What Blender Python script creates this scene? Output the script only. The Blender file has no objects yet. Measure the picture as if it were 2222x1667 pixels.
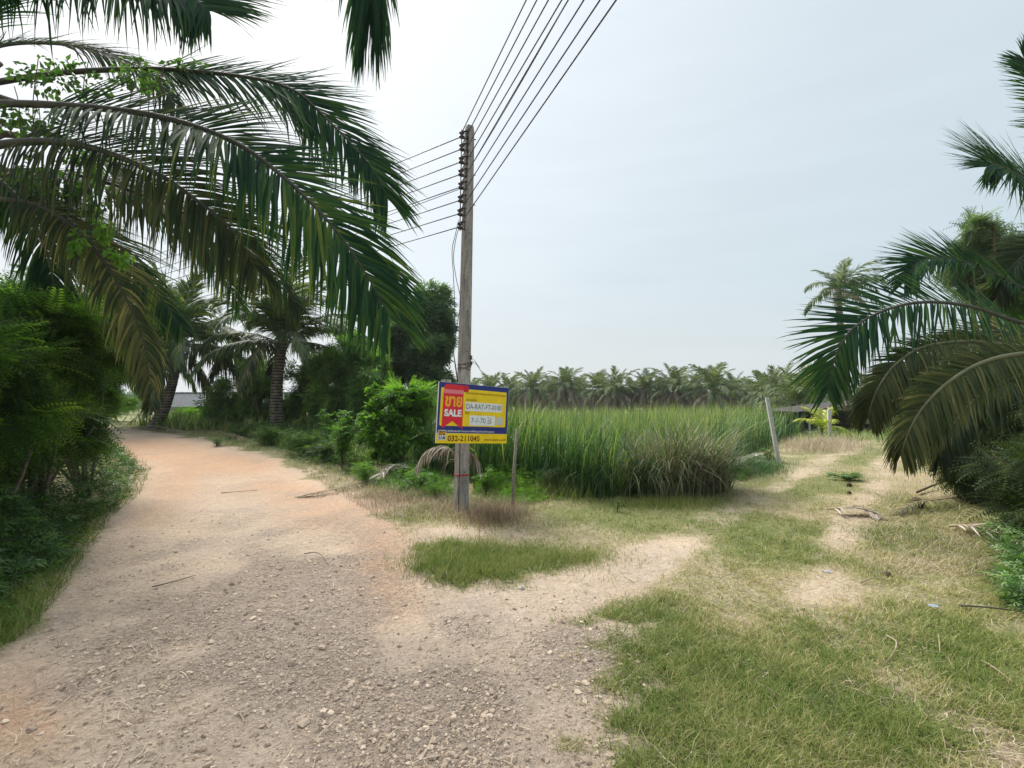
import bpy, math, random
import numpy as np
from mathutils import Vector, Matrix

# ------------------------------------------------------------------ camera, sky, sun, exposure
F = 1050.0; CX = 1111.0; CY = 833.5; HOR = 870.0; CAMH = 1.65
PITCH = math.atan((HOR - CY) / F)
scn = bpy.context.scene
cam_d = bpy.data.cameras.new('camera'); cam = bpy.data.objects.new('camera', cam_d)
scn.collection.objects.link(cam); scn.camera = cam
cam_d.sensor_width = 36; cam_d.lens = 36 * F / 2222
cam_d.clip_start = 0.05; cam_d.clip_end = 5000
cam.location = (0, 0, CAMH); cam.rotation_euler = (math.pi / 2 + PITCH, 0, 0)

SUN_EL = math.radians(50); SUN_AZ = math.radians(-38)       # azimuth from +Y, negative = to the left
sun_dir = Vector((math.sin(SUN_AZ) * math.cos(SUN_EL), math.cos(SUN_AZ) * math.cos(SUN_EL), math.sin(SUN_EL)))
world = bpy.data.worlds.new('World'); scn.world = world; world.use_nodes = True
nt = world.node_tree; nt.nodes.clear()
def wn(t, **k):
    n = nt.nodes.new(t)
    for a, v in k.items(): setattr(n, a, v)
    return n
sky = wn('ShaderNodeTexSky', sky_type='NISHITA', sun_disc=False)
sky.sun_elevation = SUN_EL; sky.sun_rotation = SUN_AZ; sky.air_density = 1.5; sky.dust_density = 4.0
tc = wn('ShaderNodeTexCoord')
skm = wn('ShaderNodeMixRGB', blend_type='MULTIPLY'); skm.inputs[0].default_value = 1; skm.inputs[2].default_value = (.09,) * 3 + (1,)
nt.links.new(sky.outputs[0], skm.inputs[1])
# overcast layer: brighter round the hidden sun; zenith boosted, unseen, to light the ground
dot = wn('ShaderNodeVectorMath', operation='DOT_PRODUCT'); dot.inputs[1].default_value = sun_dir
nt.links.new(tc.outputs['Generated'], dot.inputs[0])
ramp = wn('ShaderNodeValToRGB'); nt.links.new(dot.outputs['Value'], ramp.inputs[0])
cr = ramp.color_ramp; cr.elements[0].position = 0.15; cr.elements[0].color = (.47, .56, .615, 1)
cr.elements[1].position = 0.97; cr.elements[1].color = (.76, .795, .82, 1)
e = cr.elements.new(.55); e.color = (.55, .62, .665, 1)
e = cr.elements.new(.80); e.color = (.64, .70, .745, 1)
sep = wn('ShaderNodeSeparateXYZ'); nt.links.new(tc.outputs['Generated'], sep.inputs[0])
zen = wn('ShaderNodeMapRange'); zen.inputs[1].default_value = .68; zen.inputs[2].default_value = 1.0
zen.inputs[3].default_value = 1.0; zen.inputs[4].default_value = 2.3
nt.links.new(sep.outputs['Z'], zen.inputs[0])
# faint stretched cloud bands low over the horizon
mp = wn('ShaderNodeMapping'); mp.inputs['Scale'].default_value = (1.6, 1.6, 11)
nt.links.new(tc.outputs['Generated'], mp.inputs[0])
nz = wn('ShaderNodeTexNoise'); nz.inputs['Scale'].default_value = 2.2; nz.inputs['Detail'].default_value = 5; nz.inputs['Roughness'].default_value = .55
nt.links.new(mp.outputs[0], nz.inputs['Vector'])
nr = wn('ShaderNodeMapRange'); nr.inputs[1].default_value = .3; nr.inputs[2].default_value = .7; nr.inputs[3].default_value = .975; nr.inputs[4].default_value = 1.02
nt.links.new(nz.outputs['Fac'], nr.inputs[0])
hz = wn('ShaderNodeMapRange'); hz.inputs[1].default_value = 0.0; hz.inputs[2].default_value = .22; hz.inputs[3].default_value = 1; hz.inputs[4].default_value = 0
nt.links.new(sep.outputs['Z'], hz.inputs[0])
warm = wn('ShaderNodeMixRGB'); warm.inputs[2].default_value = (.61, .64, .645, 1)
hz2 = wn('ShaderNodeMath', operation='MULTIPLY'); hz2.inputs[1].default_value = .75
nt.links.new(hz.outputs[0], hz2.inputs[0]); nt.links.new(hz2.outputs[0], warm.inputs[0]); nt.links.new(ramp.outputs[0], warm.inputs[1])
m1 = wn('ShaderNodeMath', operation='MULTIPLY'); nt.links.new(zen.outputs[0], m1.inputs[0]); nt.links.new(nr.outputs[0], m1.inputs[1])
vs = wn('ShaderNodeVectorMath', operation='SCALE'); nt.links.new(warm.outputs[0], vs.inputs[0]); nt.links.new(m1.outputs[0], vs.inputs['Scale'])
mixs = wn('ShaderNodeMixRGB'); mixs.inputs[0].default_value = .88
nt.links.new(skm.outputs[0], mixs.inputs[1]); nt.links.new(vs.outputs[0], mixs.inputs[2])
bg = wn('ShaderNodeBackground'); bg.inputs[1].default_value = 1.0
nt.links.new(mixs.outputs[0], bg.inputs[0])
wo = wn('ShaderNodeOutputWorld'); nt.links.new(bg.outputs[0], wo.inputs[0])

sl = bpy.data.lights.new('sun', 'SUN'); sl.energy = 4.2; sl.angle = math.radians(24); sl.color = (1, .95, .87)
so = bpy.data.objects.new('sun', sl); scn.collection.objects.link(so)
so.rotation_euler = (-sun_dir).to_track_quat('-Z', 'Y').to_euler()
scn.view_settings.view_transform = 'Standard'; scn.view_settings.look = 'None'
scn.view_settings.exposure = 0.42; scn.view_settings.gamma = 1
scn.cycles.max_bounces = 8; scn.cycles.transparent_max_bounces = 8

rng = np.random.default_rng(11); random.seed(5)
R = math.radians
# ------------------------------------------------------------------ terrain and pixel helpers
def sst(a, b, x):
    t = np.clip((np.asarray(x, float) - a) / (b - a), 0, 1); return t * t * (3 - 2 * t)
def vnoise(x, y, s, seed=0):
    x = np.asarray(x, float) / s + seed * 17.3; y = np.asarray(y, float) / s + seed * 9.1
    xi = np.floor(x); yi = np.floor(y); fx = x - xi; fy = y - yi
    fx = fx * fx * (3 - 2 * fx); fy = fy * fy * (3 - 2 * fy)
    def h(a, b):
        v = np.sin(a * 127.1 + b * 311.7 + seed * 13.7) * 43758.5453
        return v - np.floor(v)
    return (h(xi, yi) * (1 - fx) + h(xi + 1, yi) * fx) * (1 - fy) + (h(xi, yi + 1) * (1 - fx) + h(xi + 1, yi + 1) * fx) * fy
def fbm(x, y, s, seed=0): return .55 * vnoise(x, y, s, seed) + .3 * vnoise(x, y, s / 2.1, seed + 1) + .15 * vnoise(x, y, s / 4.3, seed + 2)
def sdf(X, Y, poly):                                       # > 0 inside
    X = np.asarray(X, float); Y = np.asarray(Y, float)
    d = np.full(X.shape, 1e9); ins = np.zeros(X.shape, bool); n = len(poly)
    for i in range(n):
        x1, y1 = poly[i]; x2, y2 = poly[(i + 1) % n]
        ex, ey = x2 - x1, y2 - y1
        t = np.clip(((X - x1) * ex + (Y - y1) * ey) / (ex * ex + ey * ey + 1e-12), 0, 1)
        d = np.minimum(d, np.hypot(X - x1 - t * ex, Y - y1 - t * ey))
        c = ((y1 > Y) != (y2 > Y)) & (X < (x2 - x1) * (Y - y1) / (y2 - y1 + 1e-12) + x1)
        ins ^= c
    return np.where(ins, d, -d)
sp_, cp_ = math.sin(PITCH), math.cos(PITCH)
def ray(x, y):
    dx = (np.asarray(x, float) - CX) / F; dy = -(np.asarray(y, float) - CY) / F
    return dx, cp_ - dy * sp_, sp_ + dy * cp_
def at(x, y, Y):                                            # authoring aid: a point at depth Y metres
    dx, dy, dz = ray(x, y); s = Y / dy
    return Vector((float(dx * s), float(Y), float(CAMH + dz * s)))
def flat(x, y, z=0.0):
    dx, dy, dz = ray(x, y); s = (z - CAMH) / dz; return (float(dx * s), float(dy * s))
POND = [flat(*p) for p in [(880, 1003), (1030, 1050), (1120, 1060), (1250, 1078), (1400, 1085), (1500, 1078), (1575, 1048), (1600, 1020), (1660, 1000), (1700, 980), (1735, 962)]] + [(15.5, 24), (15, 44), (-4, 46), (-5.5, 25), (-3.6, 15)]
REED = [flat(*p) for p in [(880, 1006), (1030, 1053), (1120, 1062), (1250, 1080), (1400, 1087), (1500, 1080), (1570, 1050), (1582, 1010), (1586, 978), (1640, 962), (1735, 952)]] + [(15.0, 25), (14.5, 44), (-4, 46), (-5.0, 25), (-3.2, 15)]
def terr(X, Y):
    X = np.asarray(X, float); Y = np.asarray(Y, float)
    left = sst(-1.5, -6, X)
    z = .52 * sst(8, 19, Y) * left * (1 - sst(26, 40, Y)) - 1.2 * sst(26, 50, Y)
    z = z - .5 * sst(0, 1.5, sdf(X, Y, POND)) * (1 - sst(26, 50, Y))
    near = 1 - sst(25, 60, np.hypot(X, Y))
    z = z + near * (.09 * (fbm(X, Y, 1.9, 3) - .5) + .03 * (vnoise(X, Y, .45, 6) - .5))
    z = z + .12 * sst(3.2, 5.5, X - .12 * Y) * near        # low right bank
    return z
def ghit(x, y):
    x = np.atleast_1d(np.asarray(x, float)); y = np.atleast_1d(np.asarray(y, float))
    dx, dy, dz = ray(x, y); dz = np.minimum(dz, -1e-4); s = -CAMH / dz
    for k in range(14):
        z = terr(dx * s, dy * s); s = s * .5 + .5 * (z - CAMH) / dz
    return dx * s, dy * s, CAMH + dz * s
def gp(x, y):
    a, b, c = ghit(x, y); return Vector((float(a[0]), float(b[0]), float(c[0])))
def onground(X, Y): return Vector((X, Y, float(terr(X, Y))))
def topx(X, Y, Z):
    dx = X; dy = Y; dz = Z - CAMH
    f = dy * cp_ + dz * sp_; u = -dy * sp_ + dz * cp_
    f = np.where(f < .05, .05, f)
    return CX + F * dx / f, CY - F * u / f

# ------------------------------------------------------------------ mesh helpers
COL = scn.collection
def mesh_np(name, V, Fs, tint=None, mat_idx=None, smooth=False):
    if not isinstance(Fs, list): Fs = [Fs]
    Fs = [np.asarray(f, np.int64) for f in Fs if len(f)]
    me = bpy.data.meshes.new(name); V = np.asarray(V, np.float32)
    me.vertices.add(len(V)); me.vertices.foreach_set('co', V.ravel())
    loops = np.concatenate([f.ravel() for f in Fs]); tot = np.concatenate([np.full(len(f), f.shape[1]) for f in Fs])
    me.loops.add(len(loops)); me.loops.foreach_set('vertex_index', loops.astype(np.int32))
    me.polygons.add(len(tot)); me.polygons.foreach_set('loop_start', np.concatenate([[0], np.cumsum(tot)[:-1]]).astype(np.int32))
    me.polygons.foreach_set('loop_total', tot.astype(np.int32))
    if mat_idx is not None: me.polygons.foreach_set('material_index', np.asarray(mat_idx, np.int32))
    me.polygons.foreach_set('use_smooth', np.full(len(tot), bool(smooth)))
    if tint is not None:
        a = me.attributes.new('tint', 'FLOAT', 'POINT'); a.data.foreach_set('value', np.asarray(tint, np.float32))
    me.update(calc_edges=True); me.validate()
    return me
def link(name, me, mat, parent=None, loc=(0, 0, 0)):
    o = bpy.data.objects.new(name, me); COL.objects.link(o); o.location = loc
    for m in (mat if isinstance(mat, (list, tuple)) else [mat]):
        if m: me.materials.append(m)
    if parent: o.parent = parent
    return o
def tag(o, label=None, cat=None, group=None, kind=None):
    if label: o['label'] = label
    if cat: o['category'] = cat
    if group: o['group'] = group
    if kind: o['kind'] = kind
    return o
def empty(name, loc, label=None, cat=None, group=None, rz=0):
    o = bpy.data.objects.new(name, None); COL.objects.link(o); o.location = loc; o.rotation_euler = (0, 0, rz)
    o.empty_display_size = .2
    return tag(o, label, cat, group)
class MB:                                                   # collects simple shapes into one mesh
    def __init__(s): s.V = []; s.F = {}; s.n = 0; s.T = []
    def add(s, V, Fs, tint=.5):
        V = np.asarray(V, float)
        for f in (Fs if isinstance(Fs, list) else [Fs]):
            f = np.asarray(f)
            if len(f): s.F.setdefault(f.shape[1], []).append(f + s.n)
        s.V.append(V); s.T.append(np.full(len(V), tint) if np.isscalar(tint) else tint); s.n += len(V); return s
    def box(s, c, d, M=None, tint=.5):
        v = np.array([[x, y, z] for x in (-.5, .5) for y in (-.5, .5) for z in (-.5, .5)]) * np.array(d)
        if M is not None: v = v @ np.array(M.to_3x3() if hasattr(M, 'to_3x3') else M).T
        return s.add(v + np.array(c), np.array([[0, 1, 3, 2], [4, 6, 7, 5], [0, 4, 5, 1], [2, 3, 7, 6], [0, 2, 6, 4], [1, 5, 7, 3]]), tint)
    def tube(s, pts, rad, n=8, cap=True, tint=.5, rot=0.0):
        P = np.array([list(p) for p in pts], float); m = len(P)
        rad = np.full(m, rad) if np.isscalar(rad) else np.asarray(rad, float)
        T = np.gradient(P, axis=0); T /= np.linalg.norm(T, axis=1)[:, None] + 1e-9
        ref = np.array([0, 0, 1.]) if abs(T[0][2]) < .8 else np.array([1., 0, 0])
        A = np.cross(T, ref); A /= np.linalg.norm(A, axis=1)[:, None] + 1e-9; B = np.cross(T, A)
        th = np.arange(n) / n * 2 * math.pi + rot
        V = P[:, None] + rad[:, None, None] * (np.cos(th)[None, :, None] * A[:, None] + np.sin(th)[None, :, None] * B[:, None])
        i, j = np.meshgrid(np.arange(m - 1), np.arange(n), indexing='ij'); i = i.ravel(); j = j.ravel(); k = (j + 1) % n
        Fq = np.stack([i * n + j, i * n + k, (i + 1) * n + k, (i + 1) * n + j], 1); fs = [Fq]
        if cap: fs.append(np.array([np.arange(n)[::-1], (m - 1) * n + np.arange(n)]))
        return s.add(V.reshape(-1, 3), fs, tint)
    def lathe(s, c, prof, n=12, M=None, tint=.5):
        pr = np.array(prof, float); th = np.arange(n) / n * 2 * math.pi; m = len(pr)
        V = np.stack([pr[:, 0][:, None] * np.cos(th), pr[:, 0][:, None] * np.sin(th), np.repeat(pr[:, 1][:, None], n, 1)], 2).reshape(-1, 3)
        if M is not None: V = V @ np.array(M.to_3x3()).T
        i, j = np.meshgrid(np.arange(m - 1), np.arange(n), indexing='ij'); i = i.ravel(); j = j.ravel(); k = (j + 1) % n
        return s.add(V + np.array(c), [np.stack([i * n + j, i * n + k, (i + 1) * n + k, (i + 1) * n + j], 1), np.array([np.arange(n)[::-1], (m - 1) * n + np.arange(n)])], tint)
    def mesh(s, name, smooth=False):
        return mesh_np(name, np.concatenate(s.V), [np.concatenate(v) for v in s.F.values()], np.concatenate(s.T), smooth=smooth)
    def build(s, name, mat, parent=None, smooth=False, loc=(0, 0, 0)): return link(name, s.mesh(name, smooth), mat, parent, loc)

def nrm(v): return v / (np.linalg.norm(v, axis=-1, keepdims=True) + 1e-9)
def frames(D, U):
    X = nrm(D); Y = nrm(np.cross(U, X)); Z = np.cross(X, Y); return np.stack([X, Y, Z], -1)
def bake(proto, M, P, tint):
    V, Fp = proto; n = len(V); N = len(P)
    W = (np.einsum('nij,kj->nki', M, V) + P[:, None]).reshape(-1, 3)
    Fa = (Fp[None] + (np.arange(N) * n)[:, None, None]).reshape(-1, Fp.shape[1])
    return W, Fa, np.repeat(tint, n)
def strands(P, phi, L, w, th0, bend, S=3, power=1.6, tint=None, twist=.6, wob=0.0):
    """ribbons growing from P: th0 = lean from the vertical, bend = extra lean at the tip"""
    N = len(P); C = np.array(P, float).copy(); h = np.stack([np.cos(phi), np.sin(phi), np.zeros(N)], 1)
    tw = rng.uniform(-twist, twist, N) + phi + math.pi / 2
    wd = np.stack([np.cos(tw), np.sin(tw), np.zeros(N)], 1); out = []
    for k in range(S + 1):
        t = k / S; ww = (w * (1 - t ** power) * .5 + w * .02)[:, None]
        out.append(C - wd * ww); out.append(C + wd * ww)
        th = th0 + bend * ((k + .5) / S) ** 1.3
        ph2 = wob * np.sin(k * 2.1 + phi * 7)
        hh = h if np.isscalar(wob) and wob == 0 else np.stack([np.cos(phi + ph2), np.sin(phi + ph2), np.zeros(N)], 1)
        C = C + (np.sin(th)[:, None] * hh + np.cos(th)[:, None] * np.array([0, 0, 1.])) * (L / S)[:, None]
    V = np.stack(out, 1).reshape(-1, 3); b = (np.arange(N) * (2 * S + 2))[:, None]
    Fq = np.concatenate([b + np.array([[2 * k, 2 * k + 1, 2 * k + 3, 2 * k + 2]]) for k in range(S)], 0)
    tt = np.repeat(tint if tint is not None else rng.random(N), 2 * S + 2)
    return V, Fq, tt

# ------------------------------------------------------------------ materials
def mat(name, rough=.8, spec=.3):
    m = bpy.data.materials.new(name); m.use_nodes = True; n = m.node_tree.nodes
    b = n['Principled BSDF']; b.inputs['Roughness'].default_value = rough; b.inputs['Specular IOR Level'].default_value = spec
    return m, m.node_tree, b
def plain(name, c, rough=.6, spec=.3, var=.25, scale=9, metal=0, bump=0.0):
    m, t, b = mat(name, rough, spec); b.inputs['Metallic'].default_value = metal
    g = t.nodes.new('ShaderNodeNewGeometry')
    z = t.nodes.new('ShaderNodeTexNoise'); z.inputs['Scale'].default_value = scale; z.inputs['Detail'].default_value = 6; z.inputs['Roughness'].default_value = .65
    t.links.new(g.outputs['Position'], z.inputs['Vector'])
    r = t.nodes.new('ShaderNodeValToRGB'); r.color_ramp.elements[0].position = .3; r.color_ramp.elements[1].position = .7
    r.color_ramp.elements[0].color = tuple(x * (1 - var) for x in c) + (1,); r.color_ramp.elements[1].color = tuple(min(1, x * (1 + var)) for x in c) + (1,)
    t.links.new(z.outputs['Fac'], r.inputs[0]); t.links.new(r.outputs[0], b.inputs['Base Color'])
    if bump:
        bu = t.nodes.new('ShaderNodeBump'); bu.inputs['Strength'].default_value = bump; bu.inputs['Distance'].default_value = .02
        t.links.new(z.outputs['Fac'], bu.inputs['Height']); t.links.new(bu.outputs[0], b.inputs['Normal'])
    return m
def leafmat(name, stops, rough=.45, trans=.35, spec=.35, tcol=None, nscale=1.3, nvar=.35):
    """colour from the per-leaf 'tint' attribute plus a broad noise; part of the light goes through the blade"""
    m, t, b = mat(name, rough, spec); N, Lk = t.nodes, t.links
    a = N.new('ShaderNodeAttribute'); a.attribute_name = 'tint'
    oi = N.new('ShaderNodeObjectInfo')
    g = N.new('ShaderNodeNewGeometry'); z = N.new('ShaderNodeTexNoise'); z.inputs['Scale'].default_value = nscale; z.inputs['Detail'].default_value = 3
    Lk.new(g.outputs['Position'], z.inputs['Vector'])
    ma = N.new('ShaderNodeMath'); ma.operation = 'MULTIPLY_ADD'; ma.inputs[1].default_value = nvar * 2; Lk.new(z.outputs['Fac'], ma.inputs[0])
    sb = N.new('ShaderNodeMath'); sb.operation = 'SUBTRACT'; sb.inputs[1].default_value = nvar; Lk.new(a.outputs['Fac'], sb.inputs[0]); Lk.new(sb.outputs[0], ma.inputs[2])
    ob = N.new('ShaderNodeMath'); ob.operation = 'MULTIPLY_ADD'; ob.inputs[1].default_value = .16; Lk.new(oi.outputs['Random'], ob.inputs[0])
    s2 = N.new('ShaderNodeMath'); s2.operation = 'SUBTRACT'; s2.inputs[1].default_value = .08; Lk.new(ma.outputs[0], s2.inputs[0]); Lk.new(s2.outputs[0], ob.inputs[2])
    r = N.new('ShaderNodeValToRGB'); Lk.new(ob.outputs[0], r.inputs[0]); el = r.color_ramp.elements
    el[0].position = stops[0][0]; el[0].color = stops[0][1] + (1,); el[1].position = stops[-1][0]; el[1].color = stops[-1][1] + (1,)
    for p, c in stops[1:-1]: q = el.new(p); q.color = c + (1,)
    Lk.new(r.outputs[0], b.inputs['Base Color'])
    if trans > 0:
        tr = N.new('ShaderNodeBsdfTranslucent'); mu = N.new('ShaderNodeMixRGB'); mu.blend_type = 'MULTIPLY'; mu.inputs[0].default_value = 1
        mu.inputs[2].default_value = (tcol or (1.3, 1.5, .5)) + (1,); Lk.new(r.outputs[0], mu.inputs[1]); Lk.new(mu.outputs[0], tr.inputs[0])
        mx = N.new('ShaderNodeMixShader'); mx.inputs[0].default_value = trans
        Lk.new(b.outputs[0], mx.inputs[1]); Lk.new(tr.outputs[0], mx.inputs[2]); Lk.new(mx.outputs[0], N['Material Output'].inputs[0])
    return m
M = {}
M['frond'] = leafmat('frond_green', [(0, (.012, .040, .024)), (.45, (.028, .074, .036)), (.8, (.07, .135, .034)), (1, (.20, .21, .04))], rough=.72, trans=.30, spec=.06, tcol=(1.3, 1.6, .35))
M['frond_grey'] = leafmat('frond_grey_green', [(0, (.022, .038, .026)), (.5, (.05, .07, .036)), (.85, (.12, .125, .05)), (1, (.25, .22, .10))], rough=.72, trans=.26, spec=.06)
M['frond_olive'] = leafmat('frond_olive', [(0, (.022, .035, .014)), (.5, (.05, .065, .022)), (.85, (.11, .11, .04)), (1, (.28, .23, .11))], rough=.6, trans=.28, spec=.12)
M['frond_old'] = leafmat('frond_old', [(0, (.06, .055, .035)), (.4, (.12, .12, .05)), (.8, (.24, .20, .10)), (1, (.36, .29, .18))], rough=.7, trans=.15, tcol=(1.2, 1.1, .5))
M['frond_dead'] = leafmat('frond_dead', [(0, (.14, .11, .09)), (.5, (.30, .25, .20)), (1, (.55, .50, .44))], rough=.85, trans=.05, spec=.1, tcol=(1, 1, 1))
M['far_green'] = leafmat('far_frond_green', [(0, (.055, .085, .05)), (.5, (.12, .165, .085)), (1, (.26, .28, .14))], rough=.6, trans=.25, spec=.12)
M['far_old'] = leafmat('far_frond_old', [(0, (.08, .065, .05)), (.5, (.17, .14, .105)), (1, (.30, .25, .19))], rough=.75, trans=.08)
M['yellow_frond'] = leafmat('yellow_frond', [(0, (.12, .20, .04)), (.5, (.30, .36, .06)), (1, (.6, .55, .12))], rough=.5, trans=.4)
M['leuc'] = leafmat('feather_leaf', [(0, (.035, .08, .02)), (.5, (.07, .15, .03)), (1, (.17, .29, .05))], rough=.55, trans=.4)
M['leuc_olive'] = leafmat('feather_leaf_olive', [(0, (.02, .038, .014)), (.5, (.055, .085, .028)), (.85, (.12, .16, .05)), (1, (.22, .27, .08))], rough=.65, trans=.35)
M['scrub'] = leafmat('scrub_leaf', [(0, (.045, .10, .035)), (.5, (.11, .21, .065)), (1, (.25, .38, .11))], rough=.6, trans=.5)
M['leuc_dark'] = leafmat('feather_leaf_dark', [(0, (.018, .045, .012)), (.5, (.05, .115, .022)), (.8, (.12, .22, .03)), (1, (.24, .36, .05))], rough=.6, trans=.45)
M['leuc_pale'] = leafmat('feather_leaf_pale', [(0, (.06, .095, .055)), (.5, (.12, .18, .10)), (1, (.24, .31, .17))], rough=.6, trans=.35)
M['vine'] = leafmat('vine_leaf', [(0, (.04, .10, .015)), (.5, (.11, .24, .03)), (1, (.24, .42, .06))], rough=.45, trans=.45)
M['herb'] = leafmat('herb_leaf', [(0, (.022, .055, .016)), (.5, (.06, .13, .032)), (.8, (.12, .23, .06)), (1, (.28, .40, .18))], rough=.5, trans=.35)
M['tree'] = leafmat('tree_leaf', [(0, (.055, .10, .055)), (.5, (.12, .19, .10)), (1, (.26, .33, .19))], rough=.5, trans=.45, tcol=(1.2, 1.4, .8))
M['grass'] = leafmat('grass_blade', [(0, (.075, .125, .025)), (.35, (.17, .235, .055)), (.6, (.31, .31, .11)), (.82, (.47, .40, .21)), (1, (.64, .55, .37))], rough=.7, trans=.3, spec=.15, tcol=(1.15, 1.2, .7), nvar=.18, nscale=1.0)
M['straw'] = leafmat('straw', [(0, (.12, .085, .055)), (.4, (.32, .24, .16)), (1, (.62, .53, .40))], rough=.85, trans=.1, spec=.1, tcol=(1, 1, .9))
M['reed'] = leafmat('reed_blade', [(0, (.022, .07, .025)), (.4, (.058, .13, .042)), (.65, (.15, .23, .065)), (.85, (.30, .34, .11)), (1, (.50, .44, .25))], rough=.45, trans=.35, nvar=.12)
M['dryreed'] = leafmat('dry_reed_blade', [(0, (.05, .10, .03)), (.3, (.12, .14, .07)), (.6, (.28, .25, .15)), (1, (.52, .46, .31))], rough=.6, trans=.25, tcol=(1, 1, .7))
M['bark'] = plain('bark', (.13, .11, .09), .9, .1, .4, 18, bump=.6)
M['midrib'] = plain('midrib', (.10, .10, .045), .5, .3, .3, 6)
M['midrib_dark'] = plain('midrib_dark', (.05, .048, .034), .6, .3, .3, 6)
M['stem'] = plain('stem', (.11, .09, .05), .85, .1, .3, 14)
M['wire'] = plain('wire', (.05, .055, .075), .5, .4, .1)
M['iron'] = plain('rusted_iron', (.05, .042, .04), .7, .3, .4, 30)
M['spool'] = plain('porcelain', (.055, .04, .04), .35, .5, .3, 20)
M['postc'] = plain('post_concrete', (.50, .49, .47), .9, .15, .2, 25, bump=.3)
M['roof'] = plain('fibre_cement', (.13, .135, .145), .9, .1, .25, 3)
M['wall'] = plain('grey_wall', (.22, .225, .21), .9, .1, .2, 4)
M['dark'] = plain('dark_boards_and_shade', (.03, .026, .022), .9, .1, .4, 4)  # dark boards; also stands for the shade inside openings
M['white'] = plain('white_tile', (.62, .66, .68), .5, .3, .06)
M['husk'] = plain('husk', (.10, .075, .05), .95, .1, .4, 30, bump=.6)
M['plastic'] = plain('pale_plastic', (.28, .33, .42), .4, .5, .2, 30)

def trunkmat():
    m, t, b = mat('palm_trunk', .9, .15); N, Lk = t.nodes, t.links
    g = N.new('ShaderNodeNewGeometry'); sx = N.new('ShaderNodeSeparateXYZ'); Lk.new(g.outputs['Position'], sx.inputs[0])
    nz = N.new('ShaderNodeTexNoise'); nz.inputs['Scale'].default_value = 6; nz.inputs['Detail'].default_value = 6; Lk.new(g.outputs['Position'], nz.inputs['Vector'])
    a = N.new('ShaderNodeMath'); a.operation = 'MULTIPLY_ADD'; a.inputs[1].default_value = .12; Lk.new(nz.outputs['Fac'], a.inputs[0]); Lk.new(sx.outputs['Z'], a.inputs[2])
    w = N.new('ShaderNodeMath'); w.operation = 'MULTIPLY'; w.inputs[1].default_value = 55; Lk.new(a.outputs[0], w.inputs[0])
    s = N.new('ShaderNodeMath'); s.operation = 'SINE'; Lk.new(w.outputs[0], s.inputs[0])
    ad = N.new('ShaderNodeMath'); ad.operation = 'MULTIPLY_ADD'; ad.inputs[1].default_value = .22; ad.inputs[2].default_value = 0; Lk.new(s.outputs[0], ad.inputs[0])
    a3 = N.new('ShaderNodeMath'); a3.operation = 'ADD'; Lk.new(ad.outputs[0], a3.inputs[0]); Lk.new(nz.outputs['Fac'], a3.inputs[1])
    r = N.new('ShaderNodeValToRGB'); r.color_ramp.elements[0].position = .25; r.color_ramp.elements[0].color = (.04, .035, .03, 1)
    r.color_ramp.elements[1].position = .85; r.color_ramp.elements[1].color = (.26, .22, .18, 1); Lk.new(a3.outputs[0], r.inputs[0]); Lk.new(r.outputs[0], b.inputs['Base Color'])
    bu = N.new('ShaderNodeBump'); bu.inputs['Strength'].default_value = .8; bu.inputs['Distance'].default_value = .03; Lk.new(a3.outputs[0], bu.inputs['Height']); Lk.new(bu.outputs[0], b.inputs['Normal'])
    return m
M['trunk'] = trunkmat()
def polemat():
    m, t, b = mat('weathered_concrete', .92, .15); N, Lk = t.nodes, t.links
    g = N.new('ShaderNodeNewGeometry'); mp = N.new('ShaderNodeMapping'); mp.inputs['Scale'].default_value = (6, 6, 1.1); Lk.new(g.outputs['Position'], mp.inputs[0])
    z1 = N.new('ShaderNodeTexNoise'); z1.inputs['Scale'].default_value = 2.5; z1.inputs['Detail'].default_value = 8; z1.inputs['Roughness'].default_value = .7; Lk.new(mp.outputs[0], z1.inputs['Vector'])
    z2 = N.new('ShaderNodeTexNoise'); z2.inputs['Scale'].default_value = 45; z2.inputs['Detail'].default_value = 5; Lk.new(g.outputs['Position'], z2.inputs['Vector'])
    ad = N.new('ShaderNodeMath'); ad.operation = 'MULTIPLY_ADD'; ad.inputs[1].default_value = .35; Lk.new(z2.outputs['Fac'], ad.inputs[0]); Lk.new(z1.outputs['Fac'], ad.inputs[2])
    r = N.new('ShaderNodeValToRGB'); r.color_ramp.elements[0].position = .45; r.color_ramp.elements[0].color = (.12, .11, .10, 1)
    r.color_ramp.elements[1].position = .92; r.color_ramp.elements[1].color = (.44, .42, .39, 1); e = r.color_ramp.elements.new(.66); e.color = (.25, .235, .22, 1)
    Lk.new(ad.outputs[0], r.inputs[0]); Lk.new(r.outputs[0], b.inputs['Base Color'])
    bu = N.new('ShaderNodeBump'); bu.inputs['Strength'].default_value = .5; bu.inputs['Distance'].default_value = .01; Lk.new(ad.outputs[0], bu.inputs['Height']); Lk.new(bu.outputs[0], b.inputs['Normal'])
    return m
M['pole'] = polemat()

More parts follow.
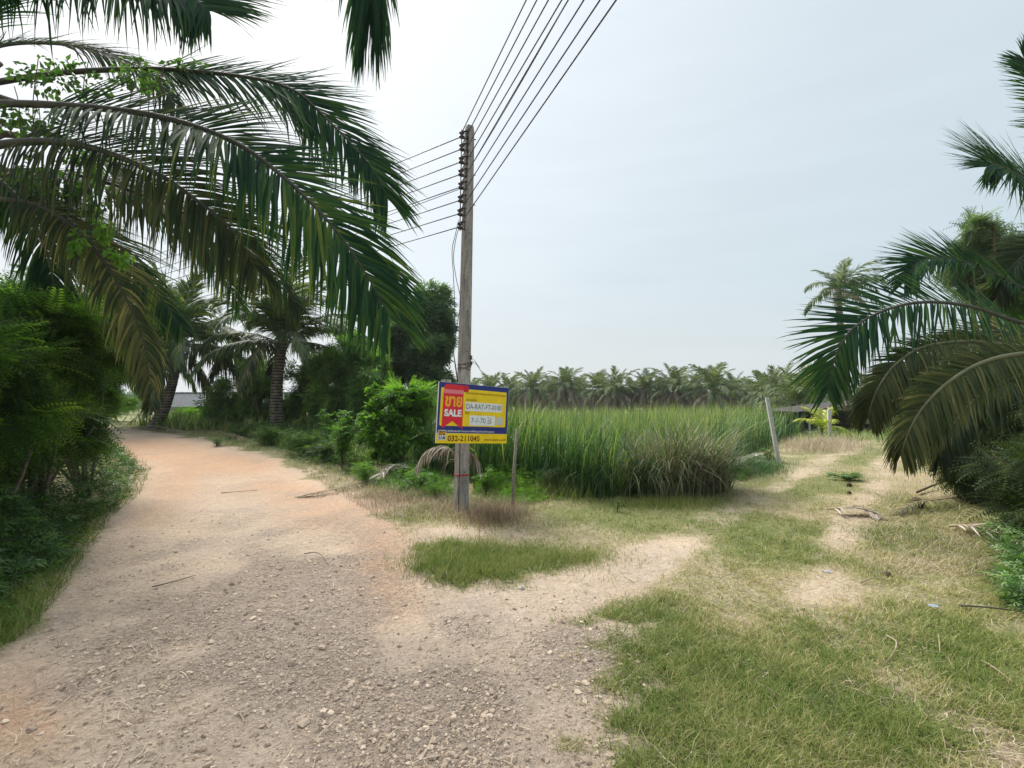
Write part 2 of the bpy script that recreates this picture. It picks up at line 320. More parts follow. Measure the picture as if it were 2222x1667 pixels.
def groundmat(name, road):
    m, t, b = mat(name, .95, .1); N, Lk = t.nodes, t.links
    def nd(ty, **k):
        n = N.new(ty)
        for a, v in k.items(): setattr(n, a, v)
        return n
    g = nd('ShaderNodeNewGeometry')
    at_ = nd('ShaderNodeAttribute'); at_.attribute_name = 'mask'; sp = nd('ShaderNodeSeparateColor'); Lk.new(at_.outputs['Color'], sp.inputs[0])
    def noise(sc, det=6, ro=.6):
        z = nd('ShaderNodeTexNoise'); z.inputs['Scale'].default_value = sc; z.inputs['Detail'].default_value = det; z.inputs['Roughness'].default_value = ro
        Lk.new(g.outputs['Position'], z.inputs['Vector']); return z.outputs['Fac']
    def vor(sc):
        v = nd('ShaderNodeTexVoronoi'); v.inputs['Scale'].default_value = sc; v.inputs['Randomness'].default_value = 1; Lk.new(g.outputs['Position'], v.inputs['Vector']); return v
    def mix(f, a, c, bt='MIX'):
        x = nd('ShaderNodeMixRGB', blend_type=bt)
        for i, q in ((0, f), (1, a), (2, c)):
            if isinstance(q, (int, float)): x.inputs[i].default_value = q
            elif isinstance(q, tuple): x.inputs[i].default_value = q + (1,)
            else: Lk.new(q, x.inputs[i])
        return x.outputs[0]
    def rng_(v, a, c, d=0., e=1.):
        x = nd('ShaderNodeMapRange'); x.inputs[1].default_value = a; x.inputs[2].default_value = c; x.inputs[3].default_value = d; x.inputs[4].default_value = e
        Lk.new(v, x.inputs[0]); return x.outputs[0]
    def mm(op, a, c):
        x = nd('ShaderNodeMath', operation=op)
        for i, q in ((0, a), (1, c)):
            if isinstance(q, (int, float)): x.inputs[i].default_value = q
            else: Lk.new(q, x.inputs[i])
        return x.outputs[0]
    n1 = noise(.9); n2 = noise(4.5, 8, .7); n3 = noise(38, 8, .75); n4 = noise(160, 4, .7); n5 = noise(13, 5, .65)
    # dry soil: pale tan to sandy, redder laterite where the mask says so
    soil = mix(rng_(n2, .3, .7), (.54, .41, .30), (.70, .56, .43))
    soil = mix(rng_(n1, .35, .65), soil, mix(.6, soil, (.56, .45, .37)))
    redf = rng_(mm('ADD', sp.outputs[1], mm('MULTIPLY', mm('ADD', n2, n1), .55)), .65, 1.35)
    soil = mix(mm('MULTIPLY', redf, .8), soil, mix(rng_(n3, .3, .7), (.54, .30, .17), (.66, .42, .27)))
    v1 = vor(34); v2 = vor(78)
    gravf = sp.outputs[0]
    peb = mix(rng_(n3, .3, .7), (.42, .34, .27), (.68, .57, .46))
    pc = nd('ShaderNodeSeparateColor'); Lk.new(v1.outputs['Color'], pc.inputs[0])
    peb = mix(pc.outputs[0], peb, mix(.5, peb, (.22, .19, .18)))
    shape = rng_(v1.outputs['Distance'], .32, .62, 1, 0)
    shape2 = rng_(v2.outputs['Distance'], .3, .6, 1, 0)
    sel = mm('MULTIPLY', mm('MULTIPLY', shape, rng_(pc.outputs[1], .45, .55)), rng_(mm('ADD', gravf, mm('SUBTRACT', n2, .5)), .2, .75))
    col = mix(mm('MULTIPLY', sel, .8), soil, peb)
    col = mix(mm('MULTIPLY', rng_(n3, .40, .56, 1, 0), mm('ADD', .20, mm('MULTIPLY', gravf, .3))), col, (.19, .145, .11))
    col = mix(mm('MULTIPLY', rng_(mm('ADD', noise(1.7, 5, .6), mm('MULTIPLY', gravf, .25)), .54, .78), .45), col, (.36, .30, .26))
    col = mix(mm('MULTIPLY', mm('MULTIPLY', rng_(n5, .44, .60, 1, 0), rng_(n3, .40, .60, 1, .25)), mm('ADD', .18, mm('MULTIPLY', gravf, .5))), col, (.27, .21, .165))  # pits darkened where the bump is low: their shade put into colour
    # soil that carries grass: straw thatch with green
    th = mix(rng_(n3, .35, .65), (.22, .17, .10), (.60, .50, .34))
    th = mix(mm('MULTIPLY', rng_(mm('ADD', sp.outputs[2], mm('MULTIPLY', mm('SUBTRACT', n2, .5), .8)), .25, .8), .8), th, mix(rng_(n3, .35, .65), (.06, .085, .028), (.23, .25, .09)))
    am = nd('ShaderNodeAttribute'); am.attribute_name = 'cover'
    cov = rng_(mm('ADD', am.outputs['Fac'], mm('MULTIPLY', mm('SUBTRACT', n2, .5), .9)), .3, .7)
    col = mix(cov, col, th)
    Lk.new(col, b.inputs['Base Color'])
    hgt = mm('ADD', mm('ADD', mm('MULTIPLY', n3, 1.0), mm('MULTIPLY', n5, 2.2)), mm('ADD', mm('MULTIPLY', n4, .25), mm('ADD', mm('MULTIPLY', sel, .55), mm('MULTIPLY', mm('MULTIPLY', shape2, gravf), .3))))
    bu = nd('ShaderNodeBump'); bu.inputs['Strength'].default_value = 1.0; bu.inputs['Distance'].default_value = .022
    Lk.new(hgt, bu.inputs['Height']); Lk.new(bu.outputs[0], b.inputs['Normal'])
    return m

# ------------------------------------------------------------------ ground and road
def upoly(pts): return [(float(a), float(b)) for a, b, _ in [tuple(gp(*p)) for p in pts]]
ROAD = upoly([(-500, 1600), (-120, 1450), (0, 1385), (110, 1255), (185, 1150), (258, 1090), (292, 1030), (262, 990), (190, 957), (120, 938), (60, 930), (60, 918), (165, 916), (250, 926), (360, 940), (450, 958), (560, 985), (650, 1015), (720, 1058), (800, 1108), (870, 1160), (905, 1210), (940, 1262), (1080, 1278), (1240, 1300), (1310, 1380), (1345, 1480), (1385, 1600), (1420, 1700)]) + [(1.3, -4.5), (-9, -4.5)]
def blobs(px, py, L):
    a = np.zeros(np.shape(px))
    for cx, cy, rx, ry, w in L: a = a + w * np.exp(0) * np.exp(-(((px - cx) / rx) ** 2 + ((py - cy) / ry) ** 2))
    return a
GREEN = [(1480, 1560, 160, 90, .5), (1620, 1420, 180, 40, .3), (1010, 1235, 110, 36, 1.6), (1210, 1225, 110, 28, .8), (1330, 1120, 180, 28, .7), (1640, 1165, 150, 42, 1.2), (1500, 1135, 90, 25, .9), (1700, 1060, 150, 28, .5), (1850, 1000, 80, 30, .6), (1960, 1170, 120, 50, .9), (1480, 1480, 190, 120, 1.15), (1650, 1600, 260, 120, 1.1), (1420, 1330, 120, 50, .6), (1720, 1210, 90, 22, .8), (2110, 1400, 110, 55, .9), (2200, 1250, 90, 80, 1.0), (1300, 1460, 40, 50, .3), (520, 962, 90, 12, 1.2), (380, 955, 60, 8, .6), (640, 1010, 90, 20, .5), (1560, 1100, 90, 18, .6), (2000, 1600, 120, 70, .5), (1850, 1420, 120, 60, .35), (850, 1060, 90, 30, .6)]
BARE = [(1370, 1240, 110, 40, 1.0), (1440, 1190, 100, 22, .8), (1330, 1285, 100, 22, .6), (1780, 1275, 140, 28, .8), (1650, 1330, 110, 30, .5), (1840, 1165, 70, 40, .6), (1930, 1480, 110, 32, .8), (2060, 1570, 110, 34, .9), (2190, 1640, 90, 30, .8), (1600, 1050, 120, 10, .6), (1950, 1060, 60, 16, .5), (1120, 1160, 120, 26, .55), (960, 1150, 110, 24, .9), (820, 1095, 90, 20, .7), (2160, 1360, 90, 24, .8), (1980, 1240, 60, 20, .5), (1760, 1120, 60, 20, .3)]
REDB = [(830, 1230, 70, 110, 1.1), (700, 1110, 120, 50, .7), (300, 975, 160, 25, 1.0), (500, 1010, 140, 25, .8), (380, 1060, 70, 40, .7), (40, 1560, 130, 120, .9), (330, 1130, 60, 40, .5), (600, 1060, 100, 25, .6), (900, 1320, 80, 40, .3)]
GRAV = [(700, 1250, 170, 120, .7), (1000, 1500, 380, 150, 1.0), (400, 1350, 260, 160, .9), (1250, 1400, 100, 60, .5), (250, 1500, 250, 120, .7), (1150, 1640, 250, 80, .8)]
def lined(X, Y, L):
    d = np.full(np.shape(X), 1e9)
    for (x1, y1), (x2, y2) in zip(L[:-1], L[1:]):
        ex, ey = x2 - x1, y2 - y1; t = np.clip(((X - x1) * ex + (Y - y1) * ey) / (ex * ex + ey * ey), 0, 1); d = np.minimum(d, np.hypot(X - x1 - t * ex, Y - y1 - t * ey))
    return d
RUT1 = upoly([(1150, 1285), (1290, 1250), (1400, 1205), (1520, 1145), (1650, 1075), (1760, 1020), (1850, 972), (1880, 955)])
RUT2 = upoly([(2300, 1720), (2150, 1620), (2040, 1545), (1930, 1470), (1830, 1370), (1790, 1280), (1795, 1200), (1850, 1120), (1900, 1050), (1925, 990)])
def masks(X, Y, Z):
    px, py = topx(X, Y, Z); vis = Y > .8
    px = np.where(vis, px, -9999); rd = sdf(X, Y, ROAD)
    cover = sst(.30, -.40, rd + .8 * (fbm(X, Y, .7, 9) - .5) + .5 * (vnoise(X, Y, .16, 12) - .5))
    bare = blobs(px, py, BARE) * (.8 - .35 * sst(1550, 1700, px)) * (.5 + fbm(X, Y, .6, 51)); green = blobs(px, py, GREEN) * .8 + .42 + 1.1 * (fbm(X, Y, .9, 21) - .45) + .5 * sst(12, 22, Y)
    wob = .35 * (fbm(X, Y, 1.0, 31) - .5); bare = bare + (.5 * sst(.55, .10, lined(X, Y, RUT1) + wob) + .5 * sst(.42, .05, lined(X, Y, RUT2) + wob)) * (.55 + .9 * fbm(X, Y, .5, 57))
    cover = np.clip(cover - .85 * np.clip(bare, 0, 1), 0, 1)
    return dict(road=rd, cover=cover, green=np.clip(green - .5 * bare, 0, 1.3), red=blobs(px, py, REDB), grav=.12 + blobs(px, py, GRAV) * .85 * (.25 + 1.5 * sst(.35, .65, fbm(X, Y, .9, 5))), bare=bare, px=px, py=py)
def sgrid(nmax, a, lim):
    K = math.asinh(lim / a); s = np.linspace(0, K, nmax); return a * np.sinh(s)
gx = sgrid(300, 2.6, 600); gx = np.concatenate([-gx[::-1], gx[1:]]) + .3
gy = sgrid(380, 3.0, 680) + 2.2; gyb = 2.2 - sgrid(60, 2.0, 50)[1:]; gy = np.concatenate([gyb[::-1], gy])
GX, GY = np.meshgrid(gx, gy, indexing='ij'); GZ = terr(GX, GY); mk = masks(GX, GY, GZ)
nx, ny = GX.shape
def gridfaces(sel=None):
    i, j = np.meshgrid(np.arange(nx - 1), np.arange(ny - 1), indexing='ij'); i = i.ravel(); j = j.ravel()
    f = np.stack([i * ny + j, (i + 1) * ny + j, (i + 1) * ny + j + 1, i * ny + j + 1], 1)
    return f if sel is None else f[sel.ravel()[f].all(1)]
def groundobj(name, faces, dz, mt):
    V = np.stack([GX.ravel(), GY.ravel(), GZ.ravel() + dz], 1); used = np.unique(faces); remap = np.zeros(len(V), np.int64); remap[used] = np.arange(len(used))
    me = mesh_np(name, V[used], remap[faces], smooth=True)
    c = np.stack([np.clip(mk['grav'], 0, 1) * (mk['road'] > -.4), np.clip(mk['red'] * (.8 + .35 * sst(7, 12, GY)), 0, 1), np.clip(mk['green'], 0, 1), np.ones_like(GX)], -1).reshape(-1, 4)[used]
    a = me.color_attributes.new('mask', 'FLOAT_COLOR', 'POINT'); a.data.foreach_set('color', c.astype(np.float32).ravel())
    a = me.attributes.new('cover', 'FLOAT', 'POINT'); a.data.foreach_set('value', mk['cover'].ravel()[used].astype(np.float32))
    return tag(link(name, me, mt), kind='structure')
gm = groundmat('soil_and_gravel', False)
groundobj('ground', gridfaces(), 0, gm)
groundobj('dirt_road', gridfaces(mk['road'] > -.06 + .2 * (fbm(GX, GY, .5, 14) - .5)), .004, gm)

# sampling points on the ground, uniform over the view near the camera
def gsample(n, x0, x1, y0, y1):
    x = rng.uniform(x0, x1, n); y = rng.uniform(y0, y1, n); X, Y, Z = ghit(x, y)
    return X, Y, Z

# gravel
def icos():
    p = (1 + 5 ** .5) / 2
    V = np.array([(-1, p, 0), (1, p, 0), (-1, -p, 0), (1, -p, 0), (0, -1, p), (0, 1, p), (0, -1, -p), (0, 1, -p), (p, 0, -1), (p, 0, 1), (-p, 0, -1), (-p, 0, 1)], float) / 1.9
    Fi = np.array([(0, 11, 5), (0, 5, 1), (0, 1, 7), (0, 7, 10), (0, 10, 11), (1, 5, 9), (5, 11, 4), (11, 10, 2), (10, 7, 6), (7, 1, 8), (3, 9, 4), (3, 4, 2), (3, 2, 6), (3, 6, 8), (3, 8, 9), (4, 9, 5), (2, 4, 11), (6, 2, 10), (8, 6, 7), (9, 8, 1)])
    return V, Fi
def rotrand(n):
    q = nrm(rng.normal(size=(n, 4))); w, x, y, z = q.T
    return np.stack([1 - 2 * (y * y + z * z), 2 * (x * y - z * w), 2 * (x * z + y * w), 2 * (x * y + z * w), 1 - 2 * (x * x + z * z), 2 * (y * z - x * w), 2 * (x * z - y * w), 2 * (y * z + x * w), 1 - 2 * (x * x + y * y)], -1).reshape(n, 3, 3)
X, Y, Z = gsample(90000, -260, 1500, 985, 1800); k = masks(X, Y, Z)
keep = (k['road'] > -.25) & (rng.random(len(X)) < np.clip(k['grav'] - .55 * k['red'], .06, 1)); X, Y, Z = X[keep], Y[keep], Z[keep]; N = len(X)
size = .0026 + .006 * rng.random(N) ** 2.6 + (rng.random(N) < .06) * rng.uniform(.004, .013, N) + (rng.random(N) < .012) * rng.uniform(.008, .016, N)
Vp, Fp = icos(); Vs = np.stack([Vp * (1 + .3 * rng.normal(size=Vp.shape)) for _ in range(8)])
Ws, Fs_, Ts = [], [], []; off = 0
for q in range(8):
    s_ = np.arange(N) % 8 == q; n_ = s_.sum()
    sc = np.stack([np.ones(n_), rng.uniform(.6, 1, n_), rng.uniform(.35, .75, n_)], -1) * size[s_][:, None]
    a_ = rng.uniform(0, 6.3, n_); Rz = np.zeros((n_, 3, 3)); Rz[:, 0, 0] = np.cos(a_); Rz[:, 0, 1] = -np.sin(a_); Rz[:, 1, 0] = np.sin(a_); Rz[:, 1, 1] = np.cos(a_); Rz[:, 2, 2] = 1
    Mx = Rz * sc[:, None, :]
    w_, f_, t_ = bake((Vs[q], Fp), Mx, np.stack([X[s_], Y[s_], Z[s_] + size[s_] * .2 + .004], 1), rng.random(n_) ** 1.2 * .8); Ws.append(w_); Fs_.append(f_ + off); Ts.append(t_); off += len(w_)
M['pebble'] = leafmat('pebble', [(0, (.30, .23, .18)), (.35, (.47, .36, .27)), (.8, (.60, .49, .38)), (1, (.72, .65, .56))], rough=.85, trans=0, spec=.2, nvar=.2, nscale=30)
tag(link('gravel', mesh_np('gravel', np.concatenate(Ws), np.concatenate(Fs_), np.concatenate(Ts)), M['pebble']), 'loose grey and tan pebbles strewn over the dirt road', 'gravel', kind='stuff')

# ------------------------------------------------------------------ grass
def grass(name, n, box, dens, Lr, w, label, matk='grass', th=(.2, 1.1), bend=(.2, 1.2), tintf=None, S=3, kind='stuff', cat='grass', lift=0):
    X, Y, Z = gsample(n, *box); k = masks(X, Y, Z); kp = rng.random(n) < dens(X, Y, k)
    X, Y, Z = X[kp], Y[kp], Z[kp]; k = {a: v[kp] for a, v in k.items()}; N = len(X)
    L = rng.uniform(*Lr, N) * (1 + .5 * np.clip(k['green'], 0, 1)); wd = rng.uniform(.6, 1.3, N) * w * (1 + np.maximum(Y - 3, 0) * .14)
    tn = tintf(X, Y, k, N) if tintf else rng.random(N)
    V, Fq, T = strands(np.stack([X, Y, Z + lift], 1), rng.uniform(0, 6.3, N), L, wd, rng.uniform(*th, N), rng.uniform(*bend, N), S=S, tint=tn)
    return tag(link(name, mesh_np(name, V, Fq, T), M[matk]), label, cat, kind=kind)
def gt(X, Y, k, N):
    t = .82 - .46 * np.clip(k['green'], 0, 1) + rng.normal(0, .22, N) + .45 * (fbm(X, Y, .35, 33) - .5)
    return np.clip(t, 0, 1)
grass('grass', 330000, (880, 2400, 950, 1800), lambda X, Y, k: np.clip(k['cover'] * (.35 + .6 * k['green']) * (.35 + 1.3 * sst(.3, .7, fbm(X, Y, .22, 77))), 0, 1) * (k['road'] < .45) * (sdf(X, Y, REED) < .1), (.02, .08), .0038, 'short cropped green and straw coloured grass beside the dirt road', tintf=gt, th=(.3, 1.35))
grass('grass', 24000, (300, 1100, 930, 1290), lambda X, Y, k: k['cover'] * (.3 + k['green']) * (k['road'] < .05), (.04, .13), .0045, 'longer mixed grass along the right edge of the red road', tintf=gt, th=(.1, 1.1))

# lush tuft patch next to the pole foot
def patch(name, pts, n, Lr, w, matk, label, th=(.05, .7), bend=(.3, 1.0), tr=(0, 1), S=4, cat='grass', rpx=None):
    cx, cy, rx, ry = pts; u = rng.normal(size=(n, 2)) * .45; X, Y, Z = ghit(cx + u[:, 0] * rx, cy + u[:, 1] * ry)
    N = n; V, Fq, T = strands(np.stack([X, Y, Z], 1), rng.uniform(0, 6.3, N), rng.uniform(*Lr, N), rng.uniform(.6, 1.3, N) * w, rng.uniform(*th, N), rng.uniform(*bend, N), S=S, tint=rng.uniform(*tr, N))
    return tag(link(name, mesh_np(name, V, Fq, T), M[matk]), label, cat, kind='stuff')
patch('grass_tuft', (1010, 1225, 150, 44), 5200, (.05, .15), .004, 'grass', 'lush green grass patch in front of the concrete pole', tr=(.02, .75))
patch('grass_tuft', (1220, 1212, 150, 30), 2600, (.03, .09), .004, 'grass', 'thinner green grass right of the lush patch', tr=(.1, .7))
patch('dry_grass', (1075, 1120, 90, 30), 3800, (.10, .32), .0035, 'straw', 'brown dead grass at the foot of the thin wooden stake', tr=(.05, .7), th=(.05, .9))
patch('dry_grass', (955, 1085, 60, 30), 1600, (.08, .25), .0035, 'straw', 'dry brownish grass left of the concrete pole', tr=(.1, .9), th=(.1, 1.2))
patch('dry_grass', (1780, 968, 110, 18), 5000, (.18, .45), .006, 'straw', 'tan seeding grass on the bank between the concrete posts', tr=(.45, 1), th=(.05, .7))
patch('dry_grass', (860, 1080, 90, 22), 2400, (.08, .24), .004, 'straw', 'brownish grass fringe on the road edge below the small sapling', tr=(.05, .8), th=(.05, 1.0))
patch('weeds', (1200, 1062, 130, 26), 4200, (.15, .5), .006, 'grass', 'pale green weeds in front of the reeds right of the stake', tr=(.05, .75), th=(.0, .7))
patch('weeds', (1430, 1095, 140, 14), 2600, (.06, .2), .005, 'grass', 'low green weeds along the front of the dry grass clump', tr=(.1, .7))
patch('weeds', (1640, 1020, 70, 16), 2600, (.10, .35), .007, 'reed', 'dark green low weeds on the pond edge left of the leaning post', tr=(.1, .6), th=(.1, 1.1))

# straw litter and twigs lying on the soil
X, Y, Z = gsample(60000, -200, 2400, 960, 1750); k = masks(X, Y, Z)
kp = rng.random(len(X)) < np.where(k['road'] > 0, .03 + .10 * (k['px'] < 420), .10 + .12 * k['bare'] + .12 * (k['px'] > 1800)) * (sdf(X, Y, REED) < 0)
X, Y, Z = X[kp], Y[kp], Z[kp]; N = len(X)
V, Fq, T = strands(np.stack([X, Y, Z + .014], 1), rng.uniform(0, 6.3, N), .03 + .22 * rng.random(N) ** 3, rng.uniform(.002, .0055, N), rng.uniform(1.4, 1.6, N), rng.uniform(-.15, .12, N), S=3, wob=.25)
tag(link('straw_litter', mesh_np('straw_litter', V, Fq, T), M['straw']), 'scattered dry straws and twigs lying on the soil', 'litter', kind='stuff')

# ------------------------------------------------------------------ reeds
X, Y, Z = gsample(60000, 860, 1760, 905, 1092); sd = sdf(X, Y, REED); kp = (sd > 0) & (Y < 45)
X2 = rng.uniform(-5, 15, 14000); Y2 = 8 + 34 * rng.random(14000) ** 1.6; s2 = sdf(X2, Y2, REED) > 0
X = np.concatenate([X[kp], X2[s2]]); Y = np.concatenate([Y[kp], Y2[s2]]); Z = terr(X, Y)
ppx, _ = topx(X, Y, Z); lobe = sst(1250, 1380, ppx) * sst(12.5, 10.5, Y)
keep = (rng.random(len(X)) > .55 * lobe) & ~((ppx > 1330) & (ppx < 1600) & (Y < 9.4 + .4 * vnoise(X, Y, .5, 2))); X, Y, Z, lobe = X[keep], Y[keep], Z[keep], lobe[keep]; N = len(X)
L = rng.uniform(1.1, 1.95, N) * (1 - .25 * lobe) * (.72 + .55 * fbm(X, Y, 1.6, 8)); w = rng.uniform(.012, .024, N) * (1 + np.maximum(Y - 12, 0) * .03)
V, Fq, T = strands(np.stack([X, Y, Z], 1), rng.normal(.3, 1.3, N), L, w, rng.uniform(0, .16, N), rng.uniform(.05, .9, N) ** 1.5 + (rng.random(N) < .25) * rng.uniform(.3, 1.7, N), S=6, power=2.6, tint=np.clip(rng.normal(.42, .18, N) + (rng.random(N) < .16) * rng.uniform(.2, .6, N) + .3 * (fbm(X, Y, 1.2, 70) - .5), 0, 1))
hz_ = np.clip((V[:, 2] - np.repeat(Z, 14)) / 1.6, 0, 1); T = np.clip(T - .16 + .44 * hz_ ** 2.5, 0, 1)  # yellower tops; the shade low in the bed is put into the tint
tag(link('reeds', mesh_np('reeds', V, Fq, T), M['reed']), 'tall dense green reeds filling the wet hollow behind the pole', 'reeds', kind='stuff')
# drooping, half dead clump at the right front
def clump(name, c, n, rad, Lr, w, matk, label, cat, bend=(.8, 2.4), th=(.05, .5), tr=(0, 1), S=7, ell=(1, 1)):
    a = rng.uniform(0, 6.3, n); r = rad * np.sqrt(rng.random(n)); x = c[0] + r * np.cos(a) * ell[0]; y = c[1] + r * np.sin(a) * ell[1]
    ph = a + rng.normal(0, .7, n)
    V, Fq, T = strands(np.stack([x, y, terr(x, y)], 1), ph, rng.uniform(*Lr, n), rng.uniform(.6, 1.2, n) * w, rng.uniform(*th, n), rng.uniform(*bend, n), S=S, power=2.4, tint=rng.uniform(*tr, n))
    return tag(link(name, mesh_np(name, V, Fq, T), M[matk]), label, cat)
X = np.concatenate([rng.normal(cx_, r_, n_) for cx_, cy_, r_, n_ in [(2.1, 8.9, .22, 500), (2.6, 8.55, .22, 600), (3.05, 8.7, .20, 600), (3.45, 8.8, .18, 450), (2.8, 9.1, .3, 500)]])
Y = np.concatenate([rng.normal(cy_, r_ * .8, n_) for cx_, cy_, r_, n_ in [(2.1, 8.9, .22, 500), (2.6, 8.55, .22, 600), (3.05, 8.7, .20, 600), (3.45, 8.8, .18, 450), (2.8, 9.1, .3, 500)]])
N = len(X); V, Fq, T = strands(np.stack([X, Y, terr(X, Y)], 1), rng.uniform(0, 6.3, N), rng.uniform(.8, 1.75, N), rng.uniform(.009, .018, N), rng.uniform(0, .4, N), rng.uniform(.5, 2.6, N), S=8, power=2.4, tint=np.clip(rng.beta(1.1, 1.7, N) + .12 * (X > 2.5) - .12, 0, 1))
tag(link('grass_clump', mesh_np('grass_clump', V, Fq, T), M['dryreed']), 'big drooping clump of half dead straw coloured grass at the pond corner', 'grass clump')
c0 = onground(1.8, 8.9); clump('grass_clump', c0, 420, .5, (.9, 1.5), .013, 'reed', 'green arching grass clump left of the half dead one', 'grass clump', bend=(.9, 2.2), tr=(.2, .9))
c0 = onground(3.75, 9.1); clump('grass_clump', c0, 300, .35, (.8, 1.35), .012, 'reed', 'dark green grass clump at the right end of the reeds', 'grass clump', bend=(.6, 1.6), tr=(0, .5))
c0 = gp(1700, 958); clump('grass_clump', c0, 350, .6, (.6, 1.1), .018, 'dryreed', 'low tan grass clump behind the leaning concrete post', 'grass clump', tr=(.2, .9))
# single long blades arching out of the mass
X = rng.uniform(-2.5, 9, 5000); Y = 8.2 + 9 * rng.random(5000) ** 1.5; kp = (sdf(X, Y, REED) > 0) & (rng.random(5000) < .24); X, Y = X[kp], Y[kp]; N = len(X)
V, Fq, T = strands(np.stack([X, Y, terr(X, Y)], 1), rng.uniform(0, 6.3, N), rng.uniform(1.5, 2.15, N), rng.uniform(.014, .022, N), rng.uniform(0, .2, N), rng.uniform(1.0, 2.4, N), S=8, power=2.4, tint=np.clip(rng.normal(.48, .2, N), 0, 1))
tag(link('arching_reeds', mesh_np('arching_reeds', V, Fq, T), M['reed']), 'long pale reed blades arching over at the front of the reed bed', 'reeds', kind='stuff')
# pale dried mud at the pond edge
mudp = upoly([(1588, 1016), (1592, 988), (1640, 980), (1672, 990), (1668, 1008), (1625, 1022)])
mb = MB(); cxm = sum(p[0] for p in mudp) / 6; cym = sum(p[1] for p in mudp) / 6; ring = []
for i in range(36):
    a = i / 36 * len(mudp); i0 = int(a) % 6; f = a - int(a); p = (1 - f) * np.array(mudp[i0]) + f * np.array(mudp[(i0 + 1) % 6]); ring.append(p)
Vm = [(cxm, cym, float(terr(cxm, cym)) + .02)]
for s_ in (.35, .7, 1.0):
    for p in ring:
        x = cxm + (p[0] - cxm) * s_; y = cym + (p[1] - cym) * s_; Vm.append((x, y, float(terr(x, y)) + .02 - .04 * (s_ > .9)))
Fq = [[1 + r * 36 + i, 1 + r * 36 + (i + 1) % 36, 1 + (r + 1) * 36 + (i + 1) % 36, 1 + (r + 1) * 36 + i] for r in range(2) for i in range(36)]; Ft = [[0, 1 + i, 1 + (i + 1) % 36] for i in range(36)]
tag(mb.add(Vm, [np.array(Fq), np.array(Ft)]).build('dry_mud', plain('dry_mud', (.52, .46, .40), .9, .1, .35, 7, bump=.8)), kind='structure')

# ------------------------------------------------------------------ palms
def catmull(P, m):
    P = np.array([list(p) for p in P], float); n = len(P); Q = np.vstack([2 * P[0] - P[1], P, 2 * P[-1] - P[-2]])
    u = np.linspace(0, n - 1 - 1e-6, m); i = u.astype(int); t = (u - i)[:, None]
    a, b, c, d = Q[i], Q[i + 1], Q[i + 2], Q[i + 3]
    return .5 * (2 * b + (c - a) * t + (2 * a - 5 * b + 4 * c - d) * t * t + (3 * b - a - 3 * c + d) * t ** 3)
def frond_arrays(pts, up, n, L, w, droop, S=5, lift=.15, t0=.12, missing=.03, sides=(1, 1), ang=(38, 62), tr=(0, 1), fold=.14, upk=1.0, upL=1.0, lenp=((0, .35), (.12, .8), (.4, 1), (.75, .82), (1, .38)), jit=.07, groups=0.0):
    """leaflets along both sides of a rachis; each is a folded tapering blade that sags under its weight"""
    Rr = catmull(pts, 120); T = np.gradient(Rr, axis=0); T = nrm(T); up = np.array(up, float)
    ts = np.linspace(t0, .995, n); B, D, W, LL, DR, TT, WW = [], [], [], [], [], [], []
    for sd in (0, 1):
        if not sides[sd]: continue
        t = np.clip(ts + rng.normal(0, .25 / n, n), t0, .999)
        k = rng.random(n) > missing; t = t[k]; m = len(t)
        idx = t * 119; i = idx.astype(int); f = (idx - i)[:, None]; i2 = np.minimum(i + 1, 119)
        b = Rr[i] * (1 - f) + Rr[i2] * f; tt = nrm(T[i])
        nn = up - (tt @ up)[:, None] * tt; nn = nrm(nn); s = np.cross(tt, nn) * (1 if sd == 0 else -1)
        a = np.radians(np.interp(t, [t0, 1], ang) + rng.normal(0, 3.5, m)); 
        lf = lift + rng.normal(0, .05, m) + groups * np.sin(t * 37 + sd)
        d = nrm(np.cos(a)[:, None] * s + np.sin(a)[:, None] * tt + lf[:, None] * nn)
        lp = np.interp(t, [q[0] for q in lenp], [q[1] for q in lenp]) * rng.normal(1, jit, m) * np.where(rng.random(m) < .06, rng.uniform(.35, .8, m), 1)
        B.append(b); D.append(d); W.append(tt); LL.append(L * lp * np.where(d[:, 2] > -.15, upL, 1)); DR.append(droop * np.exp(rng.normal(0, .22, m)) * np.where(d[:, 2] > -.15, upk, 1)); WW.append(w * rng.uniform(.8, 1.15, m))
        TT.append(np.clip(rng.uniform(tr[0], tr[1], m), 0, 1))
    B, D, W, LL, DR, TT, WW = [np.concatenate(q) for q in (B, D, W, LL, DR, TT, WW)]
    N = len(B); C = B.copy(); out = []; prof = [.35, .95, 1, .85, .6, .34, .05] if S == 6 else list(np.interp(np.linspace(0, 1, S + 1), [0, .15, .4, .75, 1], [.4, .95, 1, .6, .04]))
    for k in range(S + 1):
        ax = nrm(W - (W * D).sum(1)[:, None] * D); no = np.cross(D, ax)
        ww = (WW * prof[k] * .5)[:, None]
        out += [C - ax * ww, C - no * ww * fold * 2, C + ax * ww] if fold else [C - ax * ww, C + ax * ww]
        if k < S:
            st = (DR / S * (1 + .8 * k / S))[:, None]
            D = nrm(D + st * np.array([0, 0, -1.]) + rng.normal(0, .035, (N, 3)))
            C = C + D * (LL / S)[:, None]
    c = 3 if fold else 2; V = np.stack(out, 1).reshape(-1, 3); b = (np.arange(N) * c * (S + 1))[:, None]
    Fq = np.concatenate([b + np.array([[c * k + q, c * k + q + 1, c * (k + 1) + q + 1, c * (k + 1) + q]]) for k in range(S) for q in range(c - 1)], 0)
    tip = np.tile(np.repeat(np.linspace(0, 1, S + 1) ** 4, c), N)
    return V, Fq, np.clip(np.repeat(TT, c * (S + 1)) + tip * np.repeat(rng.random(N) ** 2, c * (S + 1)) * .5, 0, 1), Rr
